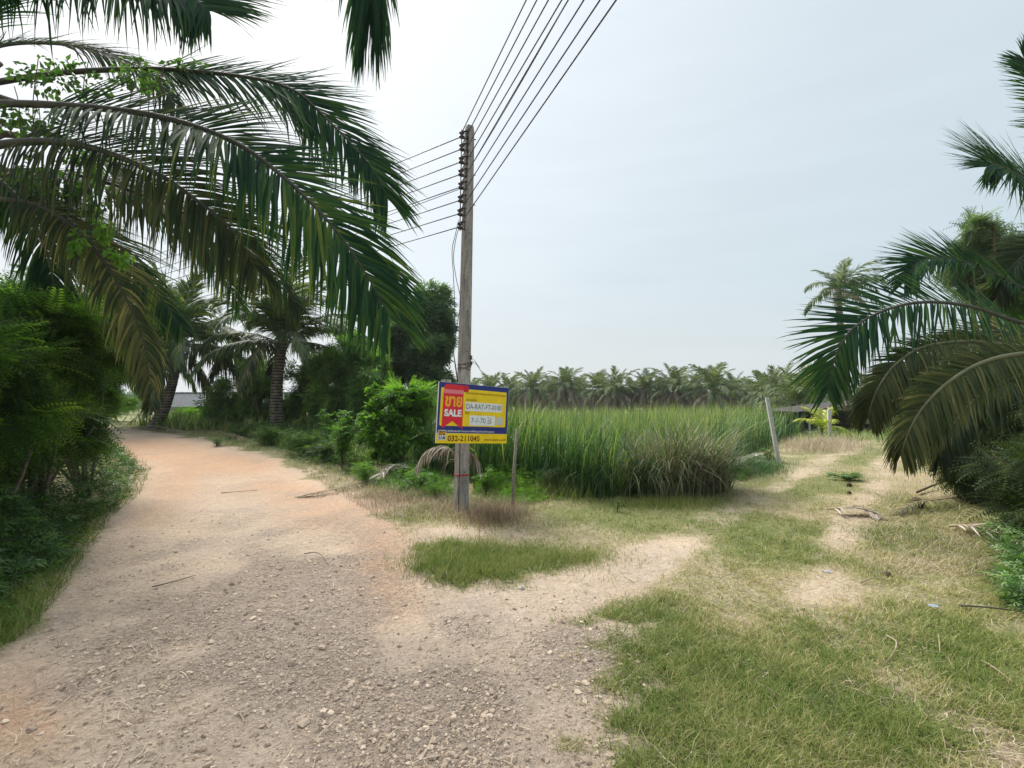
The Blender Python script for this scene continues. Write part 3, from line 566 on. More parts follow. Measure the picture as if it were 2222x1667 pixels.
def hero_frond(parent, pts, up, L, droop, n=105, w=.042, r0=.03, mk_='frond', label=None, rib='midrib_dark', **kw):
    kw.setdefault('upk', .35); n = int(n * 1.75); w *= .78; droop *= .62
    V, Fq, T, Rr = frond_arrays(pts, up, n, L, w, droop, S=6, **kw)
    o = link('frond', mesh_np('frond', V, Fq, T), M[mk_], parent)
    b = MB(); b.tube(Rr[::3], np.linspace(r0, .005, len(Rr[::3])), 7); b.build('midrib', M[rib], o, True)
    if label: o['label'] = label
    return o
def arch(length, el0, curve, power=1.4, m=14):
    e = math.radians(el0); P = [np.zeros(3)]
    for k in range(m):
        t = (k + .5) / m; a = e - math.radians(curve) * t ** power; P.append(P[-1] + np.array([math.cos(a), 0, math.sin(a)]) * length / m)
    return np.array(P)
def frond_template(name, length, el0, curve, n, L, w, droop, S, mats, tr, fold=0, r0=.03, **kw):
    pts = arch(length, el0, curve); up = (-.35, 0, 1) if el0 > 60 else (0, 0, 1)
    if el0 > 60: up = (-1, 0, .25)
    V, Fq, T, Rr = frond_arrays(pts, up, n, L, w, droop, S=S, fold=fold, tr=tr, **kw)
    b = MB(); b.tube(Rr[::8], np.linspace(r0, .006, len(Rr[::8])), 5, tint=.6)
    Vt = np.concatenate(b.V); Fr = [np.concatenate(v) + len(V) for v in b.F.values()]
    nf = sum(len(f) for f in Fr)
    me = mesh_np(name, np.concatenate([V, Vt]), [Fq] + Fr, np.concatenate([T, np.concatenate(b.T)]), mat_idx=[0] * len(Fq) + [1] * nf)
    for m_ in mats: me.materials.append(m_)
    return me
def make_set(tag_, length, n, L, w, S, green, old, fold=0, rib=M['midrib']):
    out = []
    for el, cu, dr, mt, tr in [(82, 35, .35, green, (.1, .9)), (68, 60, .5, green, (.1, .9)), (50, 85, .7, green, (0, .9)), (32, 85, .9, green, (0, .85)), (10, 75, 1.3, green, (0, .8)), (-12, 62, 2.0, old, (.1, .9)), (-35, 45, 2.6, old, (.2, 1))]:
        out.append([frond_template('frond', length * (.8 if el > 75 else 1), el, cu, n, L, w, dr, S, [mt, rib], tr, fold, r0=.028, missing=.06, groups=.1, ang=(35, 66)) for _ in range(2)])
    return out
M['frond_mid'] = leafmat('frond_mid', [(0, (.025, .055, .028)), (.5, (.06, .105, .04)), (.85, (.13, .17, .05)), (1, (.24, .25, .08))], rough=.5, trans=.28, spec=.22)
near_set = make_set('near', 3.4, 80, .85, .05, 5, M['frond_mid'], M['frond_grey'], fold=.14)
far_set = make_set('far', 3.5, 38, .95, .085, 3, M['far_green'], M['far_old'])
def trunk_mesh(p0, p1, r0, r1, bow=(0, 0), crown=True):
    p0 = np.array(p0, float); p1 = np.array(p1, float); P = []; Rr = []
    Ln = np.linalg.norm(p1 - p0); m = max(8, int(Ln / .09))
    for k in range(m + 1):
        t = k / m; q = p0 + (p1 - p0) * t; q[0] += bow[0] * math.sin(t * math.pi); q[1] += bow[1] * math.sin(t * math.pi)
        P.append(q); Rr.append((r1 + (r0 - r1) * (1 - t) ** 3.0) * (1 + .045 * (k % 2)) + (.05 * (t > .93) if crown else 0))
    b = MB(); b.tube(P, Rr, 12); return b
def palm(label, base, top, r0, r1, fset, levels, scale=1.0, bow=(0, 0), cat='palm tree', group=None, seed=0, wind=None, name='coconut_palm'):
    """levels: list of (template index, how many)"""
    rd = random.Random(seed); t = empty(name, base, label, cat, group)
    rel = (top[0] - base[0], top[1] - base[1], top[2] - base[2])
    trunk_mesh((0, 0, -.25), rel, r0, r1, bow).build('trunk', M['trunk'], t, True)
    az = rd.uniform(0, 6.28)
    for lv, cnt in levels:
        for k in range(cnt):
            az += 2.399 + rd.uniform(-.3, .3); a = az
            if wind is not None: a = wind + ((az - wind + math.pi) % (2 * math.pi) - math.pi) * .55
            o = bpy.data.objects.new('frond', fset[lv][rd.randrange(2)]); COL.objects.link(o); o.parent = t
            o.location = (rel[0] + .06 * math.cos(a), rel[1] + .06 * math.sin(a), rel[2] + rd.uniform(-.1, .08))
            o.rotation_euler = (rd.uniform(-.12, .12), rd.uniform(-.12, .12), a); s = scale * rd.uniform(.82, 1.12); o.scale = (s, s, s)
    return t
FULL = [(0, 3), (1, 4), (2, 5), (3, 5), (4, 5), (5, 4), (6, 3)]
# far plantation
far = [(1062, 812, 56), (1098, 816, 60), (1150, 803, 54), (1228, 798, 50), (1196, 820, 68), (1262, 818, 66), (1302, 808, 56), (1338, 806, 52), (1404, 806, 52), (1368, 818, 66), (1436, 816, 68), (1468, 797, 50), (1545, 793, 46), (1516, 806, 62), (1594, 812, 58), (1630, 822, 66), (1660, 812, 52), (1692, 802, 42), (1732, 797, 32), (1775, 822, 50), (1880, 812, 48), (1930, 806, 44), (1985, 800, 40), (1030, 822, 64), (985, 820, 60), (1118, 826, 76), (1240, 828, 78), (1320, 826, 76), (1400, 828, 78), (1490, 822, 74), (1570, 822, 74), (1810, 832, 64), (1172, 830, 74), (1850, 836, 62)]
pos_words = ['behind the sale board', 'just right of the sale board']
for i, (px, ty, Y) in enumerate(far):
    b = at(px, HOR, Y); b.z = float(terr(b.x, b.y)); zt = at(px, ty, Y).z
    sc = random.uniform(.74, .98) if i not in (12, 18) else 1.0
    tz = zt - 3.0 * sc * .82; dx = random.uniform(-.3, .3)
    order = 'back' if Y > 63 else 'front'
    lab = {12: 'tallest bushy coconut palm of the plantation row behind the reeds', 18: 'nearest dark green palm of the plantation, left of the shed', 3: 'palm with a tall upright crown right of the sale board in the plantation row'}.get(i)
    if not lab:
        n_ = sum(1 for q in far if (q[2] > 63) == (Y > 63) and q[0] < px) + 1
        ordw = ['first', 'second', 'third', 'fourth', 'fifth', 'sixth', 'seventh', 'eighth', 'ninth', 'tenth', 'eleventh', 'twelfth', 'thirteenth', 'fourteenth', 'fifteenth', 'sixteenth', 'seventeenth', 'eighteenth', 'nineteenth', 'twentieth', 'last', 'last'][n_ - 1]
        lab = f'{ordw} palm from the left in the {order} row of the plantation beyond the reeds'
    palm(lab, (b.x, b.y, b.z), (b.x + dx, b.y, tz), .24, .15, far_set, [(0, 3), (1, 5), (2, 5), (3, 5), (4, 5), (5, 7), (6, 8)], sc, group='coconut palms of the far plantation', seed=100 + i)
# tall wind blown palm on the right
b = gp(1840, 936); b = at(1838, HOR, 28); b.z = float(terr(b.x, b.y)); tp = at(1818, 632, 28)
palm('very tall thin palm with a wind blown crown behind the shed', tuple(b), tuple(tp), .26, .17, far_set, [(0, 2), (1, 4), (2, 6), (3, 6), (4, 3), (5, 2)], .78, seed=7, wind=.35)
# three palms along the left road
b = at(604, HOR, 18.5); b.z = float(terr(b.x, b.y)); tp = at(612, 742, b.y)
palm('dark palm with a ringed straight trunk standing in the middle left by the road bend', tuple(b), tuple(tp), .31, .19, near_set, [(0, 3), (1, 5), (2, 6), (3, 6), (4, 5), (5, 2)], 1.2, bow=(-.12, 0), seed=3)
b = at(333, HOR, 20); b.z = float(terr(b.x, b.y)); tp = at(388, 748, b.y)
palm('leaning palm with a swollen foot left of the grey roofed house', tuple(b), tuple(tp), .30, .165, near_set, [(0, 3), (1, 4), (2, 5), (3, 6), (4, 6), (5, 4), (6, 1)], 1.3, bow=(.2, 0), seed=4)
b = at(218, HOR, 20.5); b.z = float(terr(b.x, b.y)); tp = at(212, 735, b.y)
palm('dark palm with a straight trunk at the far end of the red road', tuple(b), tuple(tp), .30, .21, near_set, [(0, 2), (1, 4), (2, 5), (3, 6), (4, 6), (5, 3)], 1.3, seed=9)
b = at(176, HOR, 27); b.z = float(terr(b.x, b.y)); tp = at(178, 790, b.y)
palm('small faint palm behind the straight trunked one at the road end', tuple(b), tuple(tp), .35, .25, near_set, [(1, 4), (2, 5), (3, 6), (4, 5)], 1.2, seed=12)
# yellow seedling palm by the shed
b = at(1782, HOR, 20); b.z = float(terr(b.x, b.y)); t = empty('young_palm', b, 'young yellow green coconut seedling beside the upright concrete post', 'young palm')
ys = [frond_template('frond', 1.15, e_, c_, 24, .42, .04, .8, 4, [M['yellow_frond'], M['yellow_frond']], (0, 1), r0=.02) for e_, c_ in ((80, 60), (55, 85), (25, 80))]
for k in range(9):
    o = bpy.data.objects.new('frond', ys[k % 3]); COL.objects.link(o); o.parent = t; o.location = (0, 0, .35); o.rotation_euler = (0, 0, k * 2.4 + .4)
MB().tube([(0, 0, -.1), (0, 0, .4)], [.06, .04], 8).build('trunk', M['trunk'], t, True)

# the big palm on the left, crown reaching over the road
def pp(L): return [at(*q) for q in L]
tb = onground(-7.3, 6.0)
lp = empty('coconut_palm', tb, 'large old coconut palm at the left edge whose long fronds reach over the road', 'palm tree')
crown = at(-70, 250, 5.7)
trunk_mesh((0, 0, -.2), tuple(crown - tb), .30, .17, (.35, 0)).build('trunk', M['trunk'], lp, True)
def rel(P): return [q - tb for q in P]
UPF = (0, -.75, .66)
H = lambda P, up, L, dr, **k: hero_frond(lp, rel(pp(P)), up, L, dr, **k)
H([(-70, 225, 5.6), (120, 228, 5.4), (330, 250, 5.2), (490, 300, 5.0), (600, 372, 4.9), (710, 478, 4.8), (788, 585, 4.75), (846, 690, 4.7)], UPF, 1.36, .9, upL=.72, n=120, w=.046, r0=.045, ang=(40, 60), tr=(0, .85), t0=.14, groups=.12)
H([(-70, 190, 5.9), (120, 160, 6.0), (300, 150, 6.1), (430, 156, 6.2), (560, 172, 6.3), (640, 198, 6.3), (690, 240, 6.3), (760, 310, 6.25), (810, 370, 6.2), (842, 432, 6.2)], (0, -.8, .6), 1.25, .5, n=105, w=.046, r0=.04, ang=(38, 64), tr=(0, .7), lift=.0, t0=.25, upL=.8, lenp=((0, .5), (.3, .9), (.5, 1), (.68, .8), (1, .5)))
H([(-160, 20, 4.9), (20, -30, 4.8), (160, -50, 4.7), (290, -45, 4.6), (390, -20, 4.55), (455, 25, 4.5)], (0, -.8, .6), 1.45, 1.0, n=120, t0=.02, lenp=((0, .8), (.2, 1), (.6, .9), (.85, .6), (1, .35)), w=.045, ang=(40, 55), tr=(0, .6))
H([(-90, 330, 5.3), (60, 308, 5.2), (190, 318, 5.1), (330, 372, 5.0), (420, 430, 4.95), (505, 500, 4.9), (560, 590, 4.9)], UPF, 1.1, 2.2, n=100, w=.04, r0=.05, mk_='frond_grey', ang=(30, 55), tr=(0, .7), missing=.12)
H([(-90, 385, 5.9), (60, 372, 5.9), (180, 385, 6.0), (300, 420, 6.1), (430, 478, 6.2), (560, 560, 6.2), (650, 668, 6.2)], (0, -.4, .9), 1.0, 2.4, n=100, w=.04, r0=.05, mk_='frond_grey', ang=(30, 55), tr=(0, .8), missing=.1)
H([(-60, 430, 5.6), (60, 440, 5.6), (150, 485, 5.6), (220, 560, 5.6), (275, 650, 5.6), (312, 745, 5.6), (325, 830, 5.6)], (.5, -.6, .6), .72, 2.8, n=90, w=.034, mk_='frond_grey', ang=(30, 50), tr=(.2, .9))
H([(-90, 300, 6.4), (20, 410, 6.6), (120, 450, 6.8), (240, 520, 7.0), (330, 620, 7.1), (400, 720, 7.1)], (0, -.4, .9), 1.0, 2.0, n=80, w=.04, ang=(35, 55), tr=(0, .9))
H([(-90, 150, 6.3), (0, 100, 6.5), (130, 96, 6.8), (240, 120, 7.0), (330, 165, 7.1), (390, 240, 7.1)], (0, -.6, .8), .9, 1.6, n=70, w=.036, mk_='frond_grey', tr=(.1, .8))
H([(-80, 330, 6.2), (30, 420, 6.2), (95, 530, 6.2), (120, 640, 6.2), (125, 740, 6.2)], (.4, -.6, .7), .85, 2.2, n=80, w=.036, tr=(.1, .8))
H([(-90, 280, 7.0), (-20, 350, 7.4), (90, 410, 7.8), (190, 520, 8.0), (260, 650, 8.1)], (.1, -.5, .8), 1.0, 1.8, n=80, w=.04, mk_='frond_grey', tr=(.1, .9))
H([(-100, 260, 6.8), (60, 280, 7.3), (200, 330, 7.8), (330, 420, 8.2), (450, 540, 8.4), (520, 660, 8.5)], (0, -.5, .8), 1.1, 1.6, n=80, w=.042, tr=(0, .8))
H([(-110, 120, 5.0), (-60, 20, 4.7), (-10, -40, 4.4), (40, -120, 4.1)], (0, -.5, .8), .8, 1.2, n=60, w=.04, tr=(0, .5))
# old stalk bases and hanging fibre at the crown
b = MB()
for k in range(16):
    a = k * 2.4; z = -.5 + .06 * k; b.tube([(crown - tb) + Vector((0, 0, z)), (crown - tb) + Vector((.28 * math.cos(a), .28 * math.sin(a), z + .22)), (crown - tb) + Vector((.5 * math.cos(a), .5 * math.sin(a), z + .28))], [.08, .05, .03], 6)
b.build('leaf_bases', M['bark'], lp, True)
# frond tip hanging into the picture from above
hf = empty('coconut_palm', onground(-3.6, .6), 'palm with one dark frond tip hanging at the top, left of the pole', 'palm tree')
hb = Vector(hf.location)
ct = at(560, -750, 2.9); trunk_mesh((0, 0, -.2), tuple(Vector((-3.9, 1.0, 6.6)) - hb), .28, .17).build('trunk', M['trunk'], hf, True)
cp = Vector((-3.9, 1.0, 6.7))
for (q, dr_) in (([cp, cp + Vector((.9, 1.6, .5)), at(760, -330, 4.3), at(800, -150, 4.5), at(806, -40, 4.5), at(804, 20, 4.5)], .9),):
    hero_frond(hf, [v - hb for v in q], (0, -.9, .4), .92, 2.6, n=80, w=.046, tr=(0, .6), ang=(48, 80), t0=.3, lenp=((0, .5), (.5, 1), (.85, 1), (1, .8)))
for a in (2.3, 3.4, 4.4, 5.3, .2):
    P = arch(4.2, 35, 95); hero_frond(hf, [Vector((p[0] * math.cos(a), p[0] * math.sin(a), p[2])) + cp - hb for p in P[::2]], (0, 0, 1), .9, 1.2, n=70, w=.045)

# the palms on the right edge
rb = onground(8.6, 6.3)
rp = empty('coconut_palm', rb, 'palm at the right edge with low arching fronds reaching to the grass track', 'palm tree')
rc = at(2420, 740, 6.4)
trunk_mesh((0, 0, -.2), tuple(rc - rb), .34, .24).build('trunk', M['trunk'], rp, True)
def G(P, up, L, dr, **k):
    k.setdefault('w', .042); k.setdefault('n', 110)
    return hero_frond(rp, [q - rb for q in pp(P)], up, L, dr, **k)
UPR = (0, -.6, .8)
G([(2420, 735, 6.3), (2222, 702, 6.1), (2100, 664, 5.95), (1990, 657, 5.85), (1900, 682, 5.8), (1840, 725, 5.8), (1808, 790, 5.8), (1796, 850, 5.8)], (0, -.8, .6), .82, .5, n=84, tr=(0, .75), lift=.0, ang=(20, 62), t0=.16, jit=.12)
G([(2420, 750, 6.0), (2222, 752, 5.8), (2110, 742, 5.7), (2010, 752, 5.6), (1945, 790, 5.55), (1908, 838, 5.5), (1890, 880, 5.5), (1884, 905, 5.5)], (0, -.7, .7), .55, 1.3, tr=(.1, .7), ang=(25, 60), w=.032, mk_='frond_olive', rib='midrib', upL=.6)
G([(2420, 760, 5.3), (2222, 768, 5.1), (2130, 788, 5.0), (2055, 832, 4.9), (2002, 885, 4.85), (1970, 940, 4.8), (1955, 985, 4.8)], (.1, -.75, .6), .58, 1.6, tr=(.1, .85), ang=(28, 60), w=.034, mk_='frond_olive', rib='midrib', upL=.6)
G([(2400, 740, 7.5), (2222, 628, 7.3), (2110, 575, 7.2), (2040, 560, 7.15), (1990, 572, 7.1), (1965, 610, 7.1)], (0, -.7, .7), .8, .5, tr=(0, .7), n=80)
G([(2420, 760, 6.8), (2260, 800, 6.6), (2140, 850, 6.5), (2070, 920, 6.4), (2040, 1000, 6.4)], (0, -.6, .8), .75, 1.9, tr=(0, .7), n=80, mk_='frond_grey')
G([(2420, 750, 7.2), (2280, 740, 7.5), (2150, 720, 7.8), (2050, 750, 8.0), (1980, 820, 8.1), (1940, 900, 8.1)], (0, -.6, .8), .8, 1.6, tr=(.1, .9), n=80, mk_='frond_grey')
G([(2420, 740, 6.4), (2500, 600, 6.2), (2620, 520, 6.0), (2760, 560, 5.8)], (0, -.3, 1), .8, 1.0, n=60)
rb2 = onground(11.2, 8.4)
rp2 = empty('coconut_palm', rb2, 'taller palm at the right edge with pale fronds high above the feathery tree', 'palm tree')
rc2 = at(2500, 560, 8.4)
trunk_mesh((0, 0, -.2), tuple(rc2 - rb2), .32, .2).build('trunk', M['trunk'], rp2, True)
def G2(P, up, L, dr, **k): return hero_frond(rp2, [q - rb2 for q in pp(P)], up, L, dr, w=.045, **k)
G2([(2500, 560, 8.2), (2340, 465, 7.6), (2255, 412, 7.4), (2205, 378, 7.2), (2165, 358, 7.1), (2142, 362, 7.0)], (.1, -.85, .5), 1.2, .5, n=100, tr=(.1, .8), lift=.0, ang=(22, 70), t0=.2)
G2([(2500, 560, 8.6), (2380, 380, 8.4), (2310, 250, 8.3), (2260, 170, 8.2), (2225, 130, 8.2)], (-.4, -.7, .4), 1.0, .6, n=80, tr=(0, .7), lift=.05, ang=(30, 70))
G2([(2500, 560, 8.0), (2360, 520, 7.9), (2270, 530, 7.8), (2200, 575, 7.7), (2160, 650, 7.7)], (0, -.6, .8), .8, 1.4, n=80, tr=(0, .8), mk_='frond_grey')

# ------------------------------------------------------------------ bushes, trees, vines
def proto_sprig(n=9, lw=.10, ll=.34, sag=.35):
    V = []; Fp = []
    for k in range(n):
        t = (k + 1) / n; x = t; z = -sag * t * t
        for s in (-1, 1):
            q = ll * (1 - .45 * t); b = len(V); zz = -.10 * q
            V += [(x - lw * .5, s * .02, z), (x + lw * .1, s * q * .5, z + zz), (x + lw * .45, s * q, z + zz * 3), (x + lw * .6, s * q * .45, z + zz)]
            Fp.append((b, b + 1, b + 2, b + 3))
    return np.array(V), np.array(Fp)
def proto_leaf(wd=.5):
    return np.array([(0, 0, 0), (.32, wd * .5, .04), (.36, 0, -.03), (.32, -wd * .5, .04), (1, 0, -.16), (.75, wd * .32, -.03), (.75, -wd * .32, -.03)]), np.array([(0, 1, 5, 2), (0, 2, 6, 3), (2, 5, 4, 4), (2, 4, 6, 6)])
def proto_leaf(wd=.5):
    V = np.array([(0, 0, 0), (.4, wd * .5, .05), (.45, 0, -.03), (.4, -wd * .5, .05), (1, 0, -.18)]); return V, np.array([(0, 2, 4, 1), (0, 3, 4, 2)])
def proto_pair(wd=.3):                                          # a twig tip carrying five narrow leaves
    V = []; Fp = []; v0, f0 = proto_leaf(wd)
    for k, (a, x) in enumerate([(0, .55), (38, .35), (-38, .35), (62, .1), (-62, .1)]):
        c, s = math.cos(R(a)), math.sin(R(a)); q = v0 * .5; V.append(np.stack([x + q[:, 0] * c - q[:, 1] * s, q[:, 0] * s + q[:, 1] * c, q[:, 2] - .05 * x], 1)); Fp.append(f0 + 5 * k)
    return np.concatenate(V), np.concatenate(Fp)
SPRIG = proto_sprig(); LEAF = proto_leaf(.62); TWIG = proto_pair(); NARROW = proto_pair(.16)
def cloud(ell, n, sub=9, spread=.33, shell=.5):
    """points in an ellipsoid gathered round sub-clumps, so gaps stay between them"""
    c, r = np.array(ell[:3], float), np.array(ell[3:6], float)
    S_ = nrm(rng.normal(size=(sub, 3))) * (rng.random((sub, 1)) ** shell); k = rng.integers(0, sub, n)
    q = S_[k] * (1 - spread * .6) + nrm(rng.normal(size=(n, 3))) * (rng.random((n, 1)) ** .6) * spread * rng.uniform(.6, 1.2, sub)[k][:, None]
    return c + q * r, q, rng.random(sub)[k]
def foliage(name, parent, ells, proto, size, matk, droop=.25, sub=9, spread=.33, tb=(0, 1), zmin=None, outward=1.0):
    Ps, Ds, Ts = [], [], []
    for e_ in ells:
        p, q, sbt = cloud(e_[:6], e_[6], sub, spread); Ps.append(p); Ds.append(q * outward); Ts.append(sbt)
    P = np.concatenate(Ps); D = np.concatenate(Ds); N = len(P)
    if zmin is not None:
        kz = P[:, 2] > zmin; P, D, N = P[kz], D[kz], kz.sum(); sbt = np.concatenate(Ts)[kz]
    else: sbt = np.concatenate(Ts)
    D = nrm(nrm(D) + rng.normal(0, .6, (N, 3)) + np.array([0, 0, -droop])); U = nrm(np.array([0, 0, 1.]) + rng.normal(0, .45, (N, 3)))
    Mx = frames(D, U) * (size * rng.uniform(.6, 1.3, N))[:, None, None]
    t = np.clip(tb[0] + (tb[1] - tb[0]) * (.55 * rng.random(N) + .45 * sbt), 0, 1)
    V, Fq, T = bake(proto, Mx, P, t)
    return link(name, mesh_np(name, V, Fq, T), M[matk], parent)
def plant(name, label, cat, base, ells, proto, size, matk, group=None, stems=True, sr=.03, extra=None, stemmat='stem', **kw):
    """ells in world coordinates; crown and stems are the parts"""
    b = Vector(base); t = empty(name, b, label, cat, group)
    E = [(e_[0] - b.x, e_[1] - b.y, e_[2] - b.z) + tuple(e_[3:]) for e_ in ells]
    foliage('crown' if name != 'vine_thicket' else 'leaves', t, E, proto, size, matk, **kw)
    if extra: foliage('crown', t, [(e_[0] - b.x, e_[1] - b.y, e_[2] - b.z) + tuple(e_[3:]) for e_ in extra[0]], *extra[1:])
    if stems:
        m = MB()
        for e_ in E:
            for k in range(3):
                q = np.array(e_[:3]) + rng.normal(0, .35, 3) * np.array(e_[3:6]); a = np.array([rng.normal(0, .06), rng.normal(0, .06), -.08])
                mid = a * .5 + q * .5 + np.array([rng.normal(0, .1), rng.normal(0, .1), .1]); m.tube(catmull([a, mid, q], 8), np.linspace(sr, sr * .25, 8), 6)
        m.build('trunk' if sr > .025 else 'stem', M[stemmat], t, True)
    return t
def E(px, py, Y, rx, ry, rd_, n):                              # pixel radii at depth Y -> metres
    c = at(px, py, Y); return (c.x, c.y, c.z, rx / F * Y, rd_, ry / F * Y, int(n * 1.9))

# tree behind, right of the middle left palm
plant('broad_tree', 'tall grey green tree with wispy top behind the sale board, left of the pole', 'tree', at(905, 905, 19), [E(930, 690, 19, 42, 55, .8, 1500), E(890, 745, 19, 60, 55, 1.0, 2200), E(925, 780, 18.8, 55, 60, 1.0, 2200), E(850, 790, 19, 60, 50, 1.0, 1500), E(940, 830, 18.6, 45, 45, .9, 1500), E(860, 690, 19.4, 45, 40, .8, 500), E(935, 655, 19, 55, 40, .8, 700), E(960, 740, 19, 30, 60, .6, 900)], TWIG, .36, 'tree', sr=.05, sub=34, spread=.2, tb=(0, .85), outward=1.3)
# feathery scrub behind the road
scrub = [('feathery green shrub with the grey roof showing at its left', 520, 850, 21, [(520, 850, 60, 52, 650), (500, 890, 70, 34, 500), (548, 805, 30, 28, 220)]),
         ('leafy shrub left of the ringed palm trunk', 560, 850, 20, [(565, 830, 42, 55, 600), (560, 880, 45, 40, 450)]),
         ('dark feathery shrub just right of the ringed palm trunk', 660, 870, 20, [(665, 830, 50, 60, 800), (650, 885, 55, 40, 600)]),
         ('broad dark feathery shrub between the ringed palm and the vine covered bush', 745, 870, 18, [(740, 810, 60, 60, 1000), (735, 870, 70, 50, 900), (700, 790, 35, 35, 300)]),
         ('high feathery shrub behind the vine covered bush', 810, 850, 17, [(800, 800, 55, 55, 800), (815, 860, 60, 55, 800), (775, 760, 35, 30, 260)])]
for i, (lb, bx, by, Y, es) in enumerate(scrub):
    bb = at(bx, 930, Y); bb.z = float(terr(bb.x, bb.y))
    plant('feathery_shrub', lb, 'shrub', bb, [E(a, b_, Y, c, d, .9, n_) for a, b_, c, d, n_ in es], NARROW, .30, 'scrub', group='feathery shrubs behind the road', sr=.03, tb=(.1, 1) if i < 3 else (0, .95), extra=([E(a, b_, Y - .15, c, d, 1.0, n_ // 2) for a, b_, c, d, n_ in es], TWIG, .36, 'scrub', .3, 14, .3, (.3, 1)))  # extra: nearer leaves tinted lighter, highlights put into the colour
for i, (lb, px, py, Y, rx, ry, n_) in enumerate([('low bright green bush in front of the house wall, left part', 400, 898, 24, 45, 14, 500), ('low bright green bush in front of the house wall, right part', 455, 902, 22, 45, 16, 500), ('low green bush between the two leftmost palm trunks', 262, 885, 27, 40, 22, 500), ('green bush at the far left road end', 140, 880, 26, 60, 36, 900)]):
    bb = at(px, 920, Y); bb.z = float(terr(bb.x, bb.y)); plant('low_bush', lb, 'bush', bb, [E(px, py, Y, rx, ry, .8, n_)], SPRIG, .25, 'vine' if i < 3 else 'leuc', sr=.02, tb=(.1, .8))
# vine covered bush
bb = gp(868, 1006)
plant('vine_thicket', 'bright green vine covered bush left of the sale board', 'bush', bb, [E(865, 870, 11.5, 50, 30, .6, 1400), E(840, 905, 11.3, 55, 40, .6, 1900), E(905, 880, 11.6, 40, 45, .6, 1400), E(825, 955, 11.1, 48, 45, .6, 1500), E(870, 955, 11.2, 60, 45, .6, 1900), E(818, 855, 11.7, 22, 22, .3, 300)], LEAF, .105, 'vine', sr=.03, sub=26, spread=.26, tb=(0, .9), outward=1.2,
      extra=([E(880, 850, 11.6, 60, 26, .5, 160), E(920, 870, 11.7, 35, 28, .5, 100)], SPRIG, .28, 'vine', .3, 14, .3, (.3, 1)))
# sapling in front of it and small weeds
def small_plant(name, label, px, py, w_, h_, n_, proto, size, matk, group=None, tb=(.1, .9), stems=5, droop=0.1):
    b = gp(px, py); s = b.y / F; t = empty(name, b, label, 'plant', group); m = MB(); P, D, T = [], [], []
    for k in range(stems):
        a = rng.uniform(0, 6.3); top = np.array([math.cos(a) * w_ * s * rng.uniform(.2, 1), math.sin(a) * w_ * s * .6, h_ * s * rng.uniform(.65, 1.05)]); pts = catmull([np.zeros(3) + (0, 0, -.03), top * np.array([.3, .3, .5]), top], 14)
        m.tube(pts[::2], np.linspace(.012, .004, 7), 5)
        for j in range(n_ // stems):
            q = pts[int(rng.uniform(.25, 1) ** .8 * 13.9)]; P.append(q + rng.normal(0, .02, 3)); a2 = rng.uniform(0, 6.3); D.append((math.cos(a2), math.sin(a2), rng.uniform(-.2, .7)))
    P = np.array(P); D = np.array(D); N = len(P)
    V, Fq, Tt = bake(proto, frames(nrm(D + (0, 0, -droop)), nrm(np.array([0, 0, 1.]) + rng.normal(0, .3, (N, 3)))) * (size * rng.uniform(.6, 1.25, N))[:, None, None], P, rng.uniform(tb[0], tb[1], N))
    link('leaves', mesh_np('leaves', V, Fq, Tt), M[matk], t); m.build('stem', M['stem'], t, True); return t
small_plant('sapling', 'leafy green sapling with several stems on the right edge of the red road', 742, 1018, 42, 118, 420, TWIG, .20, 'vine', stems=9, tb=(0, .75))
small_plant('sapling', 'thin sapling with a flat leafy top behind the leafy one', 722, 985, 30, 120, 60, TWIG, .24, 'vine', stems=2, tb=(.1, .8))
for lb, px, py, w_, h_, n_, pr, sz, mt in [('bright green weed right of the leafy sapling', 795, 1052, 30, 52, 260, NARROW, .12, 'vine'), ('green weed between the dead frond and the pole', 905, 1070, 26, 50, 180, TWIG, .10, 'vine'), ('low weed at the left foot of the pole', 945, 1085, 26, 34, 130, NARROW, .09, 'vine'), ('leafy weed in front of the vine covered bush', 860, 1022, 60, 42, 300, TWIG, .12, 'herb'), ('pale leafy weed right behind the pole', 1055, 1075, 30, 60, 260, TWIG, .10, 'vine'), ('low shrubby weed left of the thin stake top', 1085, 1060, 28, 55, 200, NARROW, .11, 'vine'), ('spiky green weed in front of the reeds', 1190, 1075, 26, 66, 160, NARROW, .15, 'leuc_pale'), ('small dark weed left of the half dead clump', 1340, 1112, 14, 36, 60, NARROW, .06, 'herb'), ('green weed at the foot of the leaning concrete post', 1668, 1003, 30, 36, 160, NARROW, .14, 'herb'), ('creeping weed in the middle of the grass track', 1838, 1042, 44, 14, 220, TWIG, .10, 'herb'), ('green weeds by the left end of the road grass strip', 470, 968, 30, 18, 90, TWIG, .14, 'herb')]:
    small_plant('weed_plant', lb, px, py, w_, h_, n_, pr, sz, mt, group='weeds')
for lb, px, py, w_, h_, n_ in [('dark leafy plant below the ringed palm', 590, 965, 50, 42, 300), ('leafy plant between ringed palm and leafy sapling', 660, 985, 55, 50, 420), ('dark ferny plant left of the leafy sapling', 700, 1000, 45, 45, 300), ('dark ferny plant left below the ringed palm', 520, 950, 45, 30, 220)]:
    small_plant('undergrowth_plant', lb, px, py, w_, h_, n_, SPRIG, .24, 'leuc_dark', group='undergrowth below the palm', stems=8)
